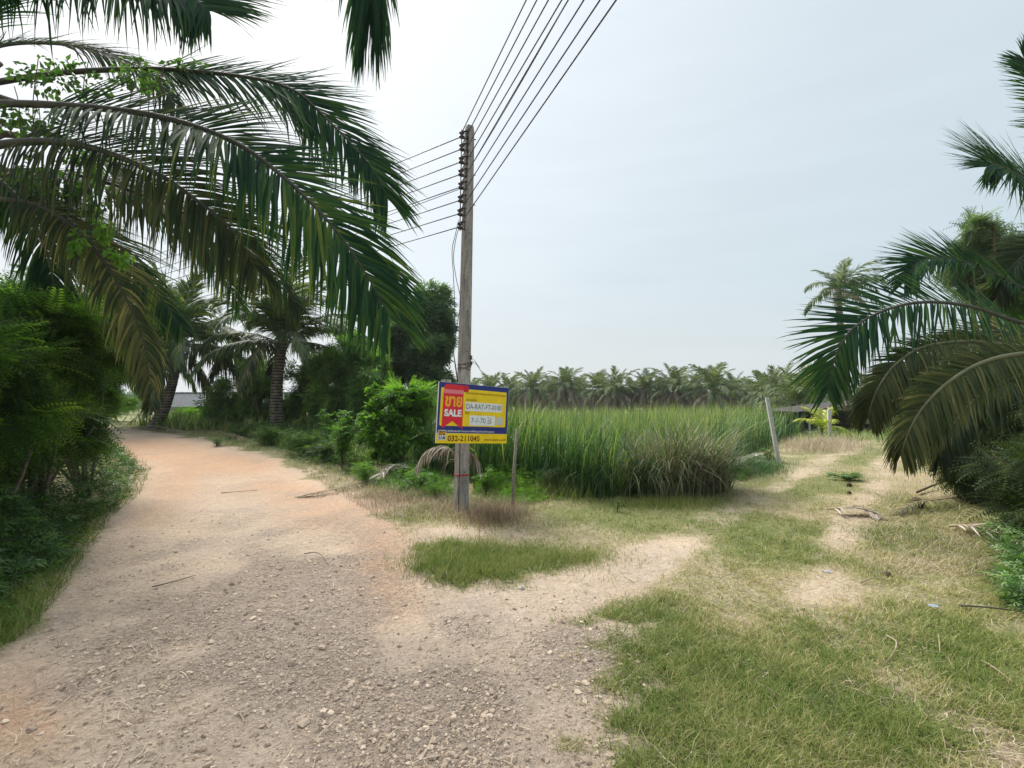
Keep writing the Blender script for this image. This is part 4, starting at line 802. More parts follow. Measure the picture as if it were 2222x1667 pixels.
# dark feathery shrubs and thicket under the big left palm
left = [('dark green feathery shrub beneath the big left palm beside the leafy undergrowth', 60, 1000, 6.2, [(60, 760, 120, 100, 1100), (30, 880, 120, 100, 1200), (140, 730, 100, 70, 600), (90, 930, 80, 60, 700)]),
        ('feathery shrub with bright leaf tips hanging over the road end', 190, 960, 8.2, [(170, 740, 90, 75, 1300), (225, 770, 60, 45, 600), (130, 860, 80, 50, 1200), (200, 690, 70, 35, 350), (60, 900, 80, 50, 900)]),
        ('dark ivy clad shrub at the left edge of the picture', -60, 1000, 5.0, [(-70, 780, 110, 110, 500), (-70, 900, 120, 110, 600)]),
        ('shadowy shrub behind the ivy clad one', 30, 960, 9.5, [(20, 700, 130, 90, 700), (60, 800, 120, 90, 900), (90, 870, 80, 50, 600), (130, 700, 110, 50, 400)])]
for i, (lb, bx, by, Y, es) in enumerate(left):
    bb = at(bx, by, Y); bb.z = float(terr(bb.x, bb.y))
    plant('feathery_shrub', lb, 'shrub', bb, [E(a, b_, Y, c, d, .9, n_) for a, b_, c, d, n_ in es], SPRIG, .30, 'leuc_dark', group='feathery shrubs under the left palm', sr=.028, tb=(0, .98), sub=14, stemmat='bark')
# broad leaved climber hanging in the left palm
vt = empty('climbing_vine', crown, 'broad leaved climber draped over the frond stalks of the big left palm', 'vine')
foliage('leaves', vt, [tuple(Vector(E(a, b_, Y, 10, 10, .1, 1)[:3]) - crown) + E(a, b_, Y, rx, ry, rd_, 1)[3:6] + (n_,) for a, b_, Y, rx, ry, rd_, n_ in [(130, 175, 5.8, 120, 40, .3, 260), (290, 165, 6.0, 110, 22, .3, 200), (420, 150, 6.2, 70, 14, .2, 130), (110, 380, 5.6, 110, 60, .3, 260), (200, 430, 5.7, 80, 50, .3, 160), (60, 260, 5.6, 90, 40, .2, 160), (215, 350, 5.6, 70, 26, .2, 80)]], LEAF, .085, 'herb', .7, 30, .3, (.2, 1))
foliage('hanging_leaves', vt, [tuple(Vector(at(a, b_, Y)) - crown) + (rx / F * Y, .12, ry / F * Y, n_) for a, b_, Y, rx, ry, n_ in [(225, 500, 5.3, 28, 70, 150), (262, 560, 5.3, 22, 50, 110), (170, 520, 5.4, 30, 50, 90)]], LEAF, .065, 'vine', 1.4, 14, .3, (.1, .7))
mvt = MB()
for k in range(16):
    a = rng.uniform(-40, 420); y0 = rng.uniform(120, 260); p0 = at(a, y0, 5.5) - crown; p1 = at(a + rng.uniform(-30, 30), y0 + rng.uniform(60, 260), 5.5) - crown
    mid = (p0 + p1) * .5 + Vector((rng.uniform(-.15, .15), 0, rng.uniform(-.1, .1))); mvt.tube(catmull([p0, mid, p1], 10), .005, 5)
mvt.build('stem', M['stem'], vt, True)
# undergrowth left of the road
LUG = upoly([(-700, 1700), (-180, 1480), (-20, 1370), (100, 1240), (190, 1130), (262, 1080), (298, 1020), (262, 985), (190, 955), (110, 932), (-100, 935), (-900, 1100)])
X, Y, Z = gsample(26000, -600, 310, 925, 1600); X2 = rng.uniform(-14, -2.5, 26000); Y2 = rng.uniform(2, 20, 26000); X = np.concatenate([X, X2]); Y = np.concatenate([Y, Y2]); Z = terr(X, Y)
sd = sdf(X, Y, LUG) + .35 * (fbm(X, Y, .7, 40) - .5); kp = sd > -.05; X, Y, Z, sd = X[kp], Y[kp], Z[kp], sd[kp]; N = len(X)
Hh = np.clip(sd * 1.8, 0, 1.6) * .85 * (.25 + 1.3 * fbm(X, Y, 1.0, 41)) + .04
Pz = Z + Hh * rng.random(N) ** .35
D = nrm(np.stack([rng.normal(0, 1, N), rng.normal(-.3, 1, N), rng.uniform(-.5, .5, N)], 1)); U = nrm(np.array([0, 0, 1.]) + rng.normal(0, .5, (N, 3)))
V, Fq, T = bake(TWIG, frames(D, U) * rng.uniform(.08, .21, N)[:, None, None], np.stack([X, Y, Pz], 1), np.clip(rng.normal(.40, .2, N) + .3 * (fbm(X, Y, .9, 44) - .5), 0, 1))
tag(link('undergrowth', mesh_np('undergrowth', V, Fq, T), M['herb']), 'dark leafy creeping undergrowth along the left side of the road', 'undergrowth', kind='stuff')
grass('grass', 30000, (-300, 330, 960, 1500), lambda X, Y, k: (sdf(X, Y, LUG) > -.25) * (sdf(X, Y, LUG) < .6) * 1.0, (.06, .2), .005, 'dark green grass fringe between undergrowth and road on the left', tintf=lambda X, Y, k, N: np.clip(rng.normal(.22, .18, N), 0, 1), th=(.1, 1.2))
# right side
plant('feathery_tree', 'pale feathery tree behind the fronds at the right edge', 'tree', at(2160, 900, 11.5), [E(2130, 560, 11.5, 60, 70, .9, 1000), E(2190, 520, 11.8, 70, 60, .9, 900), E(2180, 640, 11.5, 90, 70, 1.0, 1200), E(2110, 500, 11.3, 35, 32, .5, 300), E(2250, 580, 11.5, 80, 110, 1, 800)], SPRIG, .32, 'leuc_pale', sr=.08, sub=16, spread=.3, droop=.5)
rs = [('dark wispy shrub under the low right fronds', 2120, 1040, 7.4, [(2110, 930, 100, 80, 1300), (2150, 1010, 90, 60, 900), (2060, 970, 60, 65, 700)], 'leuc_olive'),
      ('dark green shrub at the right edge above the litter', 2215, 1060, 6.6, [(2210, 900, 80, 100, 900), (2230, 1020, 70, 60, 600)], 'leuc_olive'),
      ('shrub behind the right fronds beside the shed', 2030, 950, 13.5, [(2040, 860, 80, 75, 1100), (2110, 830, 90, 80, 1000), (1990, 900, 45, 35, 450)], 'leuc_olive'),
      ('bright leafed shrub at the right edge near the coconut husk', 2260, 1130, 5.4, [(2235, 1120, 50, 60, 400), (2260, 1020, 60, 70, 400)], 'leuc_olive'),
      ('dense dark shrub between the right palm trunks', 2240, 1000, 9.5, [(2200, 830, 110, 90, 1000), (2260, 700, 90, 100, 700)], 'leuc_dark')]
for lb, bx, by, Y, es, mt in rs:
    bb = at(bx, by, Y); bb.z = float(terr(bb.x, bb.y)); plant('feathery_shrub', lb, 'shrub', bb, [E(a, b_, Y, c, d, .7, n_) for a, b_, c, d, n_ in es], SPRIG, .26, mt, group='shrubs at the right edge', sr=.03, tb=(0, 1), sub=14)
X, Y, Z = gsample(9000, 2020, 2500, 1030, 1420); sc_ = fbm(X, Y, .8, 50) + blobs(*topx(X, Y, Z), [(2230, 1250, 90, 90, .6), (2190, 1060, 130, 30, .5), (2240, 1150, 60, 60, .4)]); kp = sc_ > .75; X, Y, Z = X[kp], Y[kp], Z[kp]; N = len(X)
D = nrm(np.stack([rng.normal(0, 1, N), rng.normal(0, 1, N), rng.uniform(-.3, .6, N)], 1)); V, Fq, T = bake(TWIG, frames(D, nrm(np.array([0, 0, 1.]) + rng.normal(0, .4, (N, 3)))) * rng.uniform(.06, .14, N)[:, None, None], np.stack([X, Y, Z + .22 * rng.random(N)], 1), rng.uniform(.1, 1, N))
tag(link('undergrowth', mesh_np('undergrowth', V, Fq, T), M['herb']), 'low green creepers at the right edge of the grass track', 'undergrowth', kind='stuff')
# distant tree line
X = rng.uniform(-190, 170, 26000); Yd = 95 + 12 * fbm(X, X * 0, 9, 60) + rng.uniform(-3, 3, len(X)); Hd = 2.2 + 2.6 * fbm(X, X * 0, 7, 61); Zd = -1.2 + Hd * rng.random(len(X)) ** .5; N = len(X)
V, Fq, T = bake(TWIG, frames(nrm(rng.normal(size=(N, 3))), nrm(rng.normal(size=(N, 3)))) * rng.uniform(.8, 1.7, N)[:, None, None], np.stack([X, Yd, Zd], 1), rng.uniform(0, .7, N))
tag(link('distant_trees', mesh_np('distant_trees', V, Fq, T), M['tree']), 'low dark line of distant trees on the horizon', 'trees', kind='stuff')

# ------------------------------------------------------------------ buildings
def house():
    p = at(350, HOR, 52); base = Vector((p.x - 1, p.y, float(terr(p.x, p.y)))); t = empty('house', base, 'low house with a long grey corrugated roof behind the leaning palm', 'house')
    zr = at(350, 853, 54).z - base.z; ze = at(350, 884, 51).z - base.z; L_ = 14.0
    MB().box((L_ / 2, 3, (ze - .1) / 2), (L_ - .6, 5, ze - .1)).build('wall', M['wall'], t)
    b = MB(); 
    V = []
    n = 90
    for i in range(n + 1):
        x = -.2 + (L_ + .4) * i / n; dz = .05 * (i % 2)
        V += [(x, 0, ze + dz), (x, 3, zr + dz), (x, 6, ze + dz)]
    Fq = [[3 * i + k, 3 * i + 3 + k, 3 * i + 4 + k, 3 * i + 1 + k] for i in range(n) for k in (0, 1)]
    V2 = [(x, y, z - .05) for x, y, z in V]
    b.add(V, np.array(Fq)); b.add(V2, np.array(Fq)[:, ::-1]); b.build('roof', M['roof'], t)
    MB().box((L_ / 2, 3, zr + .07), (L_ + .4, .35, .08)).build('ridge_cap', M['roof'], t)
    g = MB(); g.box((6.5, .44, ze - .55), (5, .1, .45)); g.build('opening_shade', M['dark'], t)  # no opening cut: a dark slab painted as its shade
    for x in (2.5, 11.5): MB().box((x, .45, ze - 1.1), (1.1, .08, .9)).build('window', M['dark'], t)
house()
def shed():
    Y0 = 24.0; p = at(1735, HOR, Y0); base = Vector((p.x, Y0, float(terr(p.x, Y0)))); t = empty('shed', base, 'dark open shed with low sheet roof behind the young yellow palm', 'shed')
    w = at(1935, HOR, Y0).x - p.x; h1 = at(1800, 893, Y0).z - base.z; h2 = at(1900, 868, Y0).z - base.z
    for x in (.15, w * .33, w * .66, w - .15): MB().tube([(x, 0, -.1), (x, 0, h1 + .35)], .06, 8).build('post', M['bark'], t, True)
    MB().box((w / 2, 2.6, h1 / 2), (w, .1, h1)).build('back_wall', M['dark'], t)
    b = MB(); V = [(-.4, -.5, h1), (w * .55, -.5, h1 + .35), (w + .4, -.5, h2), (-.4, 3, h1 + .02), (w * .55, 3, h1 + .36), (w + .4, 3, h2 + .02)]; V2 = [(x, y, z - .05) for x, y, z in V]
    b.add(V + V2, np.array([[0, 1, 4, 3], [1, 2, 5, 4], [6, 9, 10, 7], [7, 10, 11, 8], [0, 6, 7, 1], [1, 7, 8, 2], [3, 4, 10, 9], [4, 5, 11, 10], [0, 3, 9, 6], [2, 8, 11, 5]])).build('roof', M['iron'], t)
    MB().box((w * .2, -.1, .35), (w * .3, .5, .06)).build('ledge', M['white'], t)
    MB().box((w * .2, -.1, .15), (w * .28, .4, .32)).build('plinth', M['wall'], t)
    for x in (w * .14, w * .24): MB().box((x, .3, .6), (.07, .07, .5)).build('rail_post', M['white'], t)
    MB().box((w * .7, 1.0, .35), (w * .45, 1.2, .7)).build('bench', M['dark'], t)
shed()

# ------------------------------------------------------------------ utility pole
PY = 7.25; pb = gp(1001, 1108); pb = Vector((at(1001, HOR, PY).x, PY, float(terr(at(1001, HOR, PY).x, PY))))
ptop = at(1019, 275, PY + .06); pole = empty('utility_pole', pb, 'tall weathered square concrete power pole carrying the sale board', 'utility pole')
ax = ptop - pb; ZL = ax.length; axn = ax.normalized()
def pq(t): return axn * (ZL * t)
ROT = R(33)
def square_ring(c, a, bev):
    h = a / 2; o = h - bev; pts = [(h, -o), (h, o), (o, h), (-o, h), (-h, o), (-h, -o), (-o, -h), (o, -h)]
    return [Vector((c.x + x * math.cos(ROT) - y * math.sin(ROT), c.y + x * math.sin(ROT) + y * math.cos(ROT), c.z)) for x, y in pts]
V, Fq = [], []; rings = [(-.06, .178), (0, .178), (.25, .162), (.5, .148), (.75, .133), (.985, .12), (1.0, .100)]
for t, a in rings: V += [tuple(v) for v in square_ring(pq(t), a, .013)]
for r in range(len(rings) - 1):
    for i in range(8): Fq.append([r * 8 + i, r * 8 + (i + 1) % 8, (r + 1) * 8 + (i + 1) % 8, (r + 1) * 8 + i])
MB().add(V, [np.array(Fq), np.array([[48 + i for i in range(8)]])]).build('shaft', M['pole'], pole)
fn = [Vector((math.cos(ROT + R(-90)), math.sin(ROT + R(-90)), 0)), Vector((math.cos(ROT + R(180)), math.sin(ROT + R(180)), 0))]
def wid(t): return np.interp(t, [r[0] for r in rings], [r[1] for r in rings])
for k in range(18):
    t = .10 + k * .051
    if .17 < t < .36: continue
    for f_ in (0, 1):
        if (k + f_) % 2: continue
        n_ = fn[f_]; c = pq(t) + n_ * (wid(t) / 2 - .004); Mq = n_.to_track_quat('Z', 'Y').to_matrix()
        b = MB(); b.lathe(tuple(c), [(.0095, 0), (.0095, .006)], 8, Mq); b.build('bolt_hole', M['dark'], pole)
# dark tube laid down the corner between the two visible faces
cor = [pq(t) + (fn[0] + fn[1]) * (wid(t) / 2 - .006) * 1.0 for t in (0.0, .3)]
b = MB(); b.tube(cor, .006, 6); b.build('corner_line', M['dark'], pole)
spx = [(1002, 293), (1002, 320), (1001, 348), (1000, 375), (1000, 403), (999, 432), (998, 461), (998, 490)]
SP = [at(x, y, PY - .02) - pb for x, y in spx]
for i, c in enumerate(SP):
    b = MB(); b.lathe(tuple(c), [(.0, -.045), (.036, -.045), (.042, -.034), (.040, -.02), (.024, -.006), (.024, .006), (.040, .02), (.042, .034), (.036, .045), (0, .045)], 14); b.build('insulator', M['spool'], pole, True)
b = MB(); b.tube([SP[0] + Vector((0, 0, .08)), SP[-1] - Vector((0, 0, .08))], .009, 6); b.build('rack_rod', M['iron'], pole, True)
for i, c in enumerate(SP):
    b = MB()
    for dz in (-.055, .055):
        b.box(tuple(c + Vector((.055, .0, dz))), (.12, .035, .008))
    b.box(tuple(c + Vector((.075, 0, 0))), (.012, .04, .15)); b.build('bracket', M['iron'], pole)
b = MB(); t0 = SP[0] + Vector((.098, 0, .1)); t1 = SP[-1] + Vector((.088, 0, -.1)); b.tube([t0, t1], .012, 4); b.build('rack_channel', M['iron'], pole)
for t_ in (.965, .87, .79):
    q = pq(t_) + Vector((wid(t_) * .62, 0, 0)); b = MB(); b.tube([q - Vector((.03, 0, 0)), q + Vector((.03, 0, 0))], .008, 6); b.build('through_bolt', M['iron'], pole)
# tie wires, clamp and small fittings above the board, red string round the foot
def band(t, r, mt, name, wob=.012, th=.004, turns=1):
    pts = []
    for k in range(20 * turns + 1):
        a = k / 20 * 2 * math.pi; m_ = max(abs(math.cos(a - ROT)), abs(math.sin(a - ROT))); rr = (wid(t) / 2 + .006) / m_; rr = min(rr, wid(t) * .66)
        q = pq(t); pts.append(Vector((q.x + rr * math.cos(a), q.y + rr * math.sin(a), q.z + wob * math.sin(a * 1.5 + t * 40) + .008 * (k // 20))))
    b = MB(); b.tube(pts, th, 5); b.build(name, mt, pole, True)
M['red'] = plain('red_string', (.42, .035, .03), .7, .2, .2)
band(.092, .1, M['red'], 'red_string', .004, .005, 2)
band(.362, .1, M['iron'], 'tie_wire', .02, .004, 2); band(.372, .1, M['iron'], 'tie_wire', .012, .004, 2)
q = pq(.375) + Vector((.10, -.02, 0)); b = MB(); b.lathe(tuple(q + Vector((0, 0, .09))), [(0, -.03), (.02, -.03), (.028, -.01), (.014, 0), (.028, .012), (.02, .03), (0, .03)], 10); b.lathe(tuple(q), [(0, -.03), (.018, -.03), (.026, 0), (.018, .03), (0, .03)], 10); b.tube([q + Vector((0, 0, .14)), q - Vector((0, 0, .07))], .006, 5); b.build('small_insulator', M['spool'], pole, True)
b = MB(); q0 = q + Vector((0, -.01, .02))
for k in range(4): b.tube(catmull([q0, q0 + Vector((.05 + .02 * k, -.03, .04 - .03 * k)), q0 + Vector((.10 + .02 * k, -.02, -.06 - .03 * k))], 8), .0025, 4)
b.build('loose_wire_ends', M['wire'], pole, True)
mbx = at(968, 838, PY + .25) - pb; b = MB(); b.box(tuple(mbx), (.14, .10, .2)); b.build('meter_box', plain('meter_case', (.42, .40, .37), .7), pole)
b = MB(); c = at(968, 818, PY + .2) - pb; b.tube([at(968, 832, PY + .19) - pb, at(968, 819, PY + .19) - pb, at(992, 818, PY + .19) - pb], .006, 5); b.build('pipe', M['iron'], pole)
# wires
def wire(p0, p1, sag, r, label, grp='overhead power wires'):
    P = [p0.lerp(p1, k / 40) - Vector((0, 0, sag * 4 * (k / 40) * (1 - k / 40))) for k in range(41)]
    o = MB().tube([v - p0 for v in P], r, 6).build('overhead_wire', M['wire'], None, True, tuple(p0)); tag(o, label, 'wire', grp); return o
ordn = ['top', 'second', 'third', 'fourth', 'fifth', 'sixth', 'seventh', 'lowest']
topx_ = [1142, 1165, 1190, 1219, 1233, 1267, 1302, 1337]
for i, c in enumerate(SP):
    p0 = c + pb + Vector((0, -.045, 0)); tgt = at(topx_[i], 0, 3.0)                # passes here near the top edge
    # solve depth so that the wire runs in the common direction
    best = None
    for Yt in np.linspace(1.2, 6.5, 200):
        q = at(topx_[i], 0, Yt); d = (q - p0); d = d / -d.y; e_ = abs(d.x - .40) + .3 * abs(d.z - .03)
        if best is None or e_ < best[0]: best = (e_, d)
    d = best[1]; p1 = p0 + d * 24
    wire(p0, p1, .0, .0075, f'{ordn[i]} power wire running from the pole over the camera to the upper right')
p0 = SP[4] + pb + Vector((.01, -.05, .03)); wire(p0, at(1190, 120, 4.6).lerp(at(1232, 2, 3.7), 1.0), .03, .004, 'thin slack wire twisted along the fifth wire to the upper right')
lefts = [(-60, 742), (-60, 752), (-60, 760), (-60, 768), (-60, 774), (-60, 786), (-60, 795), (-60, 804)]
scr = [(863, 372), (863, 401), (863, 428), (863, 455), (863, 481), (863, 503), (863, 528), (863, 551)]
for i, c in enumerate(SP):
    p0 = c + pb + Vector((0, .045, 0)); end = at(-80, 640 + 9 * i, 30)
    wire(p0, end, .75, .0075, f'{ordn[i]} power wire running from the pole away to the left behind the fronds')
p0 = SP[4] + pb + Vector((-.02, .05, -.03)); wire(p0, at(-80, 690, 30), .9, .005, 'thin service wire under the fifth wire to the left')
def cable(pxs, lb, r=.006):
    P = [at(x, y, PY + dy) for x, y, dy in pxs]; P = [Vector(v) for v in catmull(P, 40)]
    o = MB().tube([v - P[0] for v in P], r, 6).build('hanging_cable', M['wire'], None, True, tuple(P[0])); tag(o, lb, 'cable', 'service cables')
cable([(995, 478, -.05), (988, 510, -.06), (981, 545, -.06), (984, 600, -.06), (987, 680, -.06), (984, 755, -.05), (990, 800, -.05), (994, 830, -.02)], 'outer slack cable hanging down beside the pole', .0055)
cable([(996, 494, -.05), (989, 520, -.06), (984, 560, -.06), (990, 605, -.06), (999, 650, -.14), (993, 700, -.12), (985, 760, -.06), (990, 812, -.05), (993, 830, -.02)], 'inner slack cable crossing the edge of the pole', .0055)

# ------------------------------------------------------------------ sale board
BLc = at(945.6, 962, 6.66); TLc = at(946, 825.5, 6.66); BRc = at(1099, 962.5, 7.42)
ux = (BRc - BLc); SW = ux.length; ux.normalize(); SH = (TLc - BLc).length * .985
nz_ = ux.cross(Vector((0, 0, 1))).normalized(); vz = nz_.cross(ux) * -1
if vz.z < 0: vz = -vz
if nz_.y > 0: nz_ = -nz_
board = empty('sale_board', BLc, 'blue and yellow property sale board with red ribbon fixed to the concrete pole', 'sign')
BM = Matrix((ux, vz, nz_)).transposed().to_4x4()
board.rotation_euler = BM.to_euler()
def flatm(name, c, rough=.35): return plain(name, c, rough, .4, .10, 7)
SB = flatm('sign_blue', (.018, .030, .20)); SY = flatm('sign_yellow', (.88, .62, .008)); SR = flatm('sign_red', (.72, .018, .045)); SWh = flatm('sign_white', (.78, .80, .82))
SO = flatm('sign_orange', (.90, .42, .015)); SM = flatm('sign_maroon', (.13, .02, .012)); SK = flatm('sign_ink', (.12, .12, .13)); SBk = flatm('sign_black', (.012, .012, .014)); SG = flatm('sign_text_brown', (.20, .13, .015))
b = MB(); b.box((SW / 2, SH / 2, -.012), (SW, SH, .02)); b.build('panel', SWh, board)
def poly(name, pts, z, mt):
    V = [(x * SW, y * SH, z) for x, y in pts]; return MB().add(V, np.array([list(range(len(V)))])).build(name, mt, board)
def rrect(x0, y0, x1, y1, r=.02):
    P = []; ry = r * SW / SH
    for cx, cy, a0 in ((x1 - r, y1 - ry, 0), (x0 + r, y1 - ry, 90), (x0 + r, y0 + ry, 180), (x1 - r, y0 + ry, 270)):
        for k in range(6): a = R(a0 + k * 18); P.append((cx + r * math.cos(a), cy + ry * math.sin(a)))
    return P
poly('blue_field', [(.003, .168), (.997, .168), (.997, .997), (.003, .997)], .001, SB)
poly('yellow_strip', [(.0, .0), (1, .0), (1, .164), (.0, .164)], .001, SY)
poly('yellow_panel', rrect(.030, .285, .966, .912, .016), .003, SY)
poly('ribbon_fold', rrect(.085, .86, .40, .975, .02), .005, flatm('sign_dark_red', (.55, .012, .035)))
# ribbon: upper part pale and glossy, tails cut like a swallow tail
poly('ribbon', [(.060, .24), (.195, .365), (.335, .24), (.330, .80), (.330, .86), (.325, .93), (.31, .962), (.095, .972), (.078, .955), (.068, .88), (.062, .80)], .007, SR)
poly('ribbon_band', [(.067, .82), (.330, .82), (.329, .885), (.069, .885)], .0085, flatm('sign_pink', (.80, .22, .26)))
poly('code_field', [(.365, .545), (.905, .548), (.905, .695), (.365, .698)], .005, SWh)
poly('area_field', [(.43, .305), (.80, .305), (.80, .475), (.43, .475)], .005, SWh)
poly('sticker', [(.825, .325), (.918, .325), (.918, .462), (.825, .462)], .005, flatm('sign_grey', (.55, .58, .60)))
poly('logo_plate', rrect(.019, .050, .126, .215, .012), .004, SWh)
poly('logo_field', [(.027, .130), (.118, .130), (.118, .205), (.027, .205)], .006, SBk)
def text(name, s, x0, y0, x1, y1, mt, z=.009, bold=0.0, fit=True):
    cu = bpy.data.curves.new('t', 'FONT'); cu.body = s; cu.size = 1; cu.offset = bold; cu.resolution_u = 3
    o = bpy.data.objects.new('t', cu); COL.objects.link(o); bpy.context.view_layer.update()
    me = bpy.data.meshes.new_from_object(o.evaluated_get(bpy.context.evaluated_depsgraph_get())); bpy.data.objects.remove(o); bpy.data.curves.remove(cu)
    n = len(me.vertices); co = np.zeros(n * 3); me.vertices.foreach_get('co', co); co = co.reshape(-1, 3)
    lo, hi = co.min(0), co.max(0); co[:, 0] = (x0 + (co[:, 0] - lo[0]) / (hi[0] - lo[0]) * (x1 - x0)) * SW; co[:, 1] = (y0 + (co[:, 1] - lo[1]) / (hi[1] - lo[1]) * (y1 - y0)) * SH; co[:, 2] = z
    me.vertices.foreach_set('co', co.ravel()); me.update(); me.materials.clear()
    return link(name, me, mt, board)
text('thai_heading', 'ขาย', .085, .600, .315, .775, SO, .010, .035)
text('sale_heading', 'SALE', .082, .440, .315, .560, SWh, .010, .045)
text('company_line', 'บริษัทบริหารสินทรัพย์กรุงเทพพาณิชย์ จำกัด (มหาชน)', .365, .820, .950, .872, SG, .007, .004)
text('code_label', 'รหัสทรัพย์สิน:', .365, .715, .530, .760, SG, .007, .004)
text('code_number', 'DA-RAT-FT-0100', .378, .580, .890, .668, SK, .007)
text('area_label', 'เนื้อที่', .365, .495, .425, .545, SG, .007, .004)
text('area_number', '7-1-70 ไร่', .455, .345, .745, .455, SK, .007)
text('warning_line', 'ทรัพย์สินของบริษัท ห้ามบุกรุก หากฝ่าฝืนจะถูกดำเนินคดีตามกฎหมาย', .137, .175, .800, .225, SWh, .004, .008)
text('logo_thai', 'บสก', .033, .140, .112, .195, SO, .0085, .03)
text('logo_letters', 'BAM', .029, .060, .116, .120, flatm('sign_navy', (.03, .05, .16)), .006, .01)
text('phone_number', '032-211045', .148, .034, .590, .128, SM, .004, .018)
text('web_address', 'www.bam.co.th', .655, .045, .985, .085, SM, .004, .008)

# ------------------------------------------------------------------ stakes and posts
def post(name, label, base, top, w0, w1, mt, sides=4, group=None, cat='post', rot=.6):
    b = Vector(base); P = [Vector((0, 0, -.15)), (Vector(top) - b) * .5 + Vector((random.uniform(-.01, .01), 0, 0)), Vector(top) - b]
    o = MB().tube(P, [w0, (w0 + w1) / 2, w1], sides, rot=rot).build(name, mt, None, sides > 5, tuple(b)); return tag(o, label, cat, group)
b0 = gp(1112, 1108); post('wooden_stake', 'thin grey wooden stake standing in the dry grass right of the sale board', b0, at(1122, 930, b0.y), .028, .022, plain('grey_wood', (.24, .21, .18), .9, .1, .35, 25, bump=.4), 7, cat='stake')
b0 = gp(1692, 1005); post('concrete_post', 'pale concrete fence post leaning left at the pond edge', b0, at(1664, 862, b0.y + .1), .062, .052, M['postc'], 4, 'concrete fence posts', 'fence post')
b0 = gp(1801, 952); post('concrete_post', 'upright pale concrete fence post before the shed', b0, at(1799, 888, b0.y), .085, .075, M['postc'], 4, 'concrete fence posts', 'fence post')
b0 = gp(1028, 1060); post('wooden_stake', 'dark thin stick standing just behind the pole', b0, at(1030, 962, b0.y), .015, .012, M['bark'], 6, cat='stake')

# ------------------------------------------------------------------ fallen fronds, sticks, husks, litter
def dead_frond(label, pts, L, n=40, dr=.4, mk_='frond_dead', up=(0, 0, 1), **kw):
    P = [Vector(p) for p in pts]; b = P[0].copy(); t = empty('fallen_frond', b, label, 'fallen frond', 'fallen palm fronds')
    V, Fq, T, Rr = frond_arrays([p - b for p in P], up, n, L, .022, dr, S=5, missing=.05, jit=.3, **kw)
    o = link('leaflets', mesh_np('leaflets', V, Fq, T), M[mk_], t); m = MB(); m.tube(Rr[::8], np.linspace(.016, .004, len(Rr[::8])), 6); m.build('midrib', M['straw'], t, True); return t
def gpts(L, h=.05): return [gp(x, y) + Vector((0, 0, h + hh)) for x, y, hh in L]
dead_frond('grey dry frond lying below the vine covered bush', gpts([(905, 1040, .12), (870, 1038, .22), (838, 1042, .18), (815, 1052, .02)]), .42, 34)
dead_frond('dry pale frond propped against the left of the pole under the board', [gp(985, 1075) + Vector((0, .3, .3)), at(985, 985, 8.2), at(960, 968, 8.2), at(925, 980, 8.2), at(905, 1010, 8.2)], .42, 34, 2.4)
dead_frond('dry pale frond behind the right side of the pole', [gp(1000, 1060) + Vector((0, .5, .2)), at(1010, 985, 8.3), at(1028, 990, 8.3), at(1040, 1020, 8.3)], .35, 26, 2.2)
dead_frond('bleached crumpled frond lying across the grass track', gpts([(1795, 1112, .0), (1835, 1118, .05), (1870, 1120, .05), (1905, 1128, .0)]), .30, 30)
dead_frond('dark dry frond lying at the right edge under the shrubs', gpts([(2080, 1090, .03), (2030, 1105, .08), (1985, 1108, .06), (1950, 1118, .0)]), .30, 30, mk_='frond_old')
dead_frond('long bleached frond lying near the right edge', gpts([(2060, 1150, .0), (2110, 1160, .05), (2170, 1172, .03), (2215, 1190, .0)]), .32, 20)
dead_frond('dry frond at the road edge below the sapling', gpts([(820, 1040, .0), (760, 1062, .05), (700, 1075, .04), (650, 1080, .0)], .02), .30, 24, mk_='frond_old')
dead_frond('dry frond heap under the leaning palm', gpts([(300, 930, .0), (330, 932, .1), (362, 936, .05), (395, 940, .0)]), .5, 30)
dead_frond('dry frond on the grass strip left of the ringed palm', gpts([(470, 945, .1), (500, 955, .15), (530, 960, .05)]), .5, 26, mk_='frond_old')
dead_frond('old frond leaning to the ground left of the leaning palm trunk', [at(330, 850, 23), at(315, 880, 23), at(295, 905, 22.8), at(278, 918, 22.6)], .7, 34, 1.2, mk_='frond_old')
def stick(label, pts, r=.006, mt='straw'):
    P = gpts(pts, r + .012); b = P[0].copy(); o = MB().tube(catmull([p - b for p in P], 14), np.linspace(r, r * .5, 14), 5).build('dry_stalk', M[mt], None, True, tuple(b)); return tag(o, label, 'stalk', 'dry stalks on the ground')
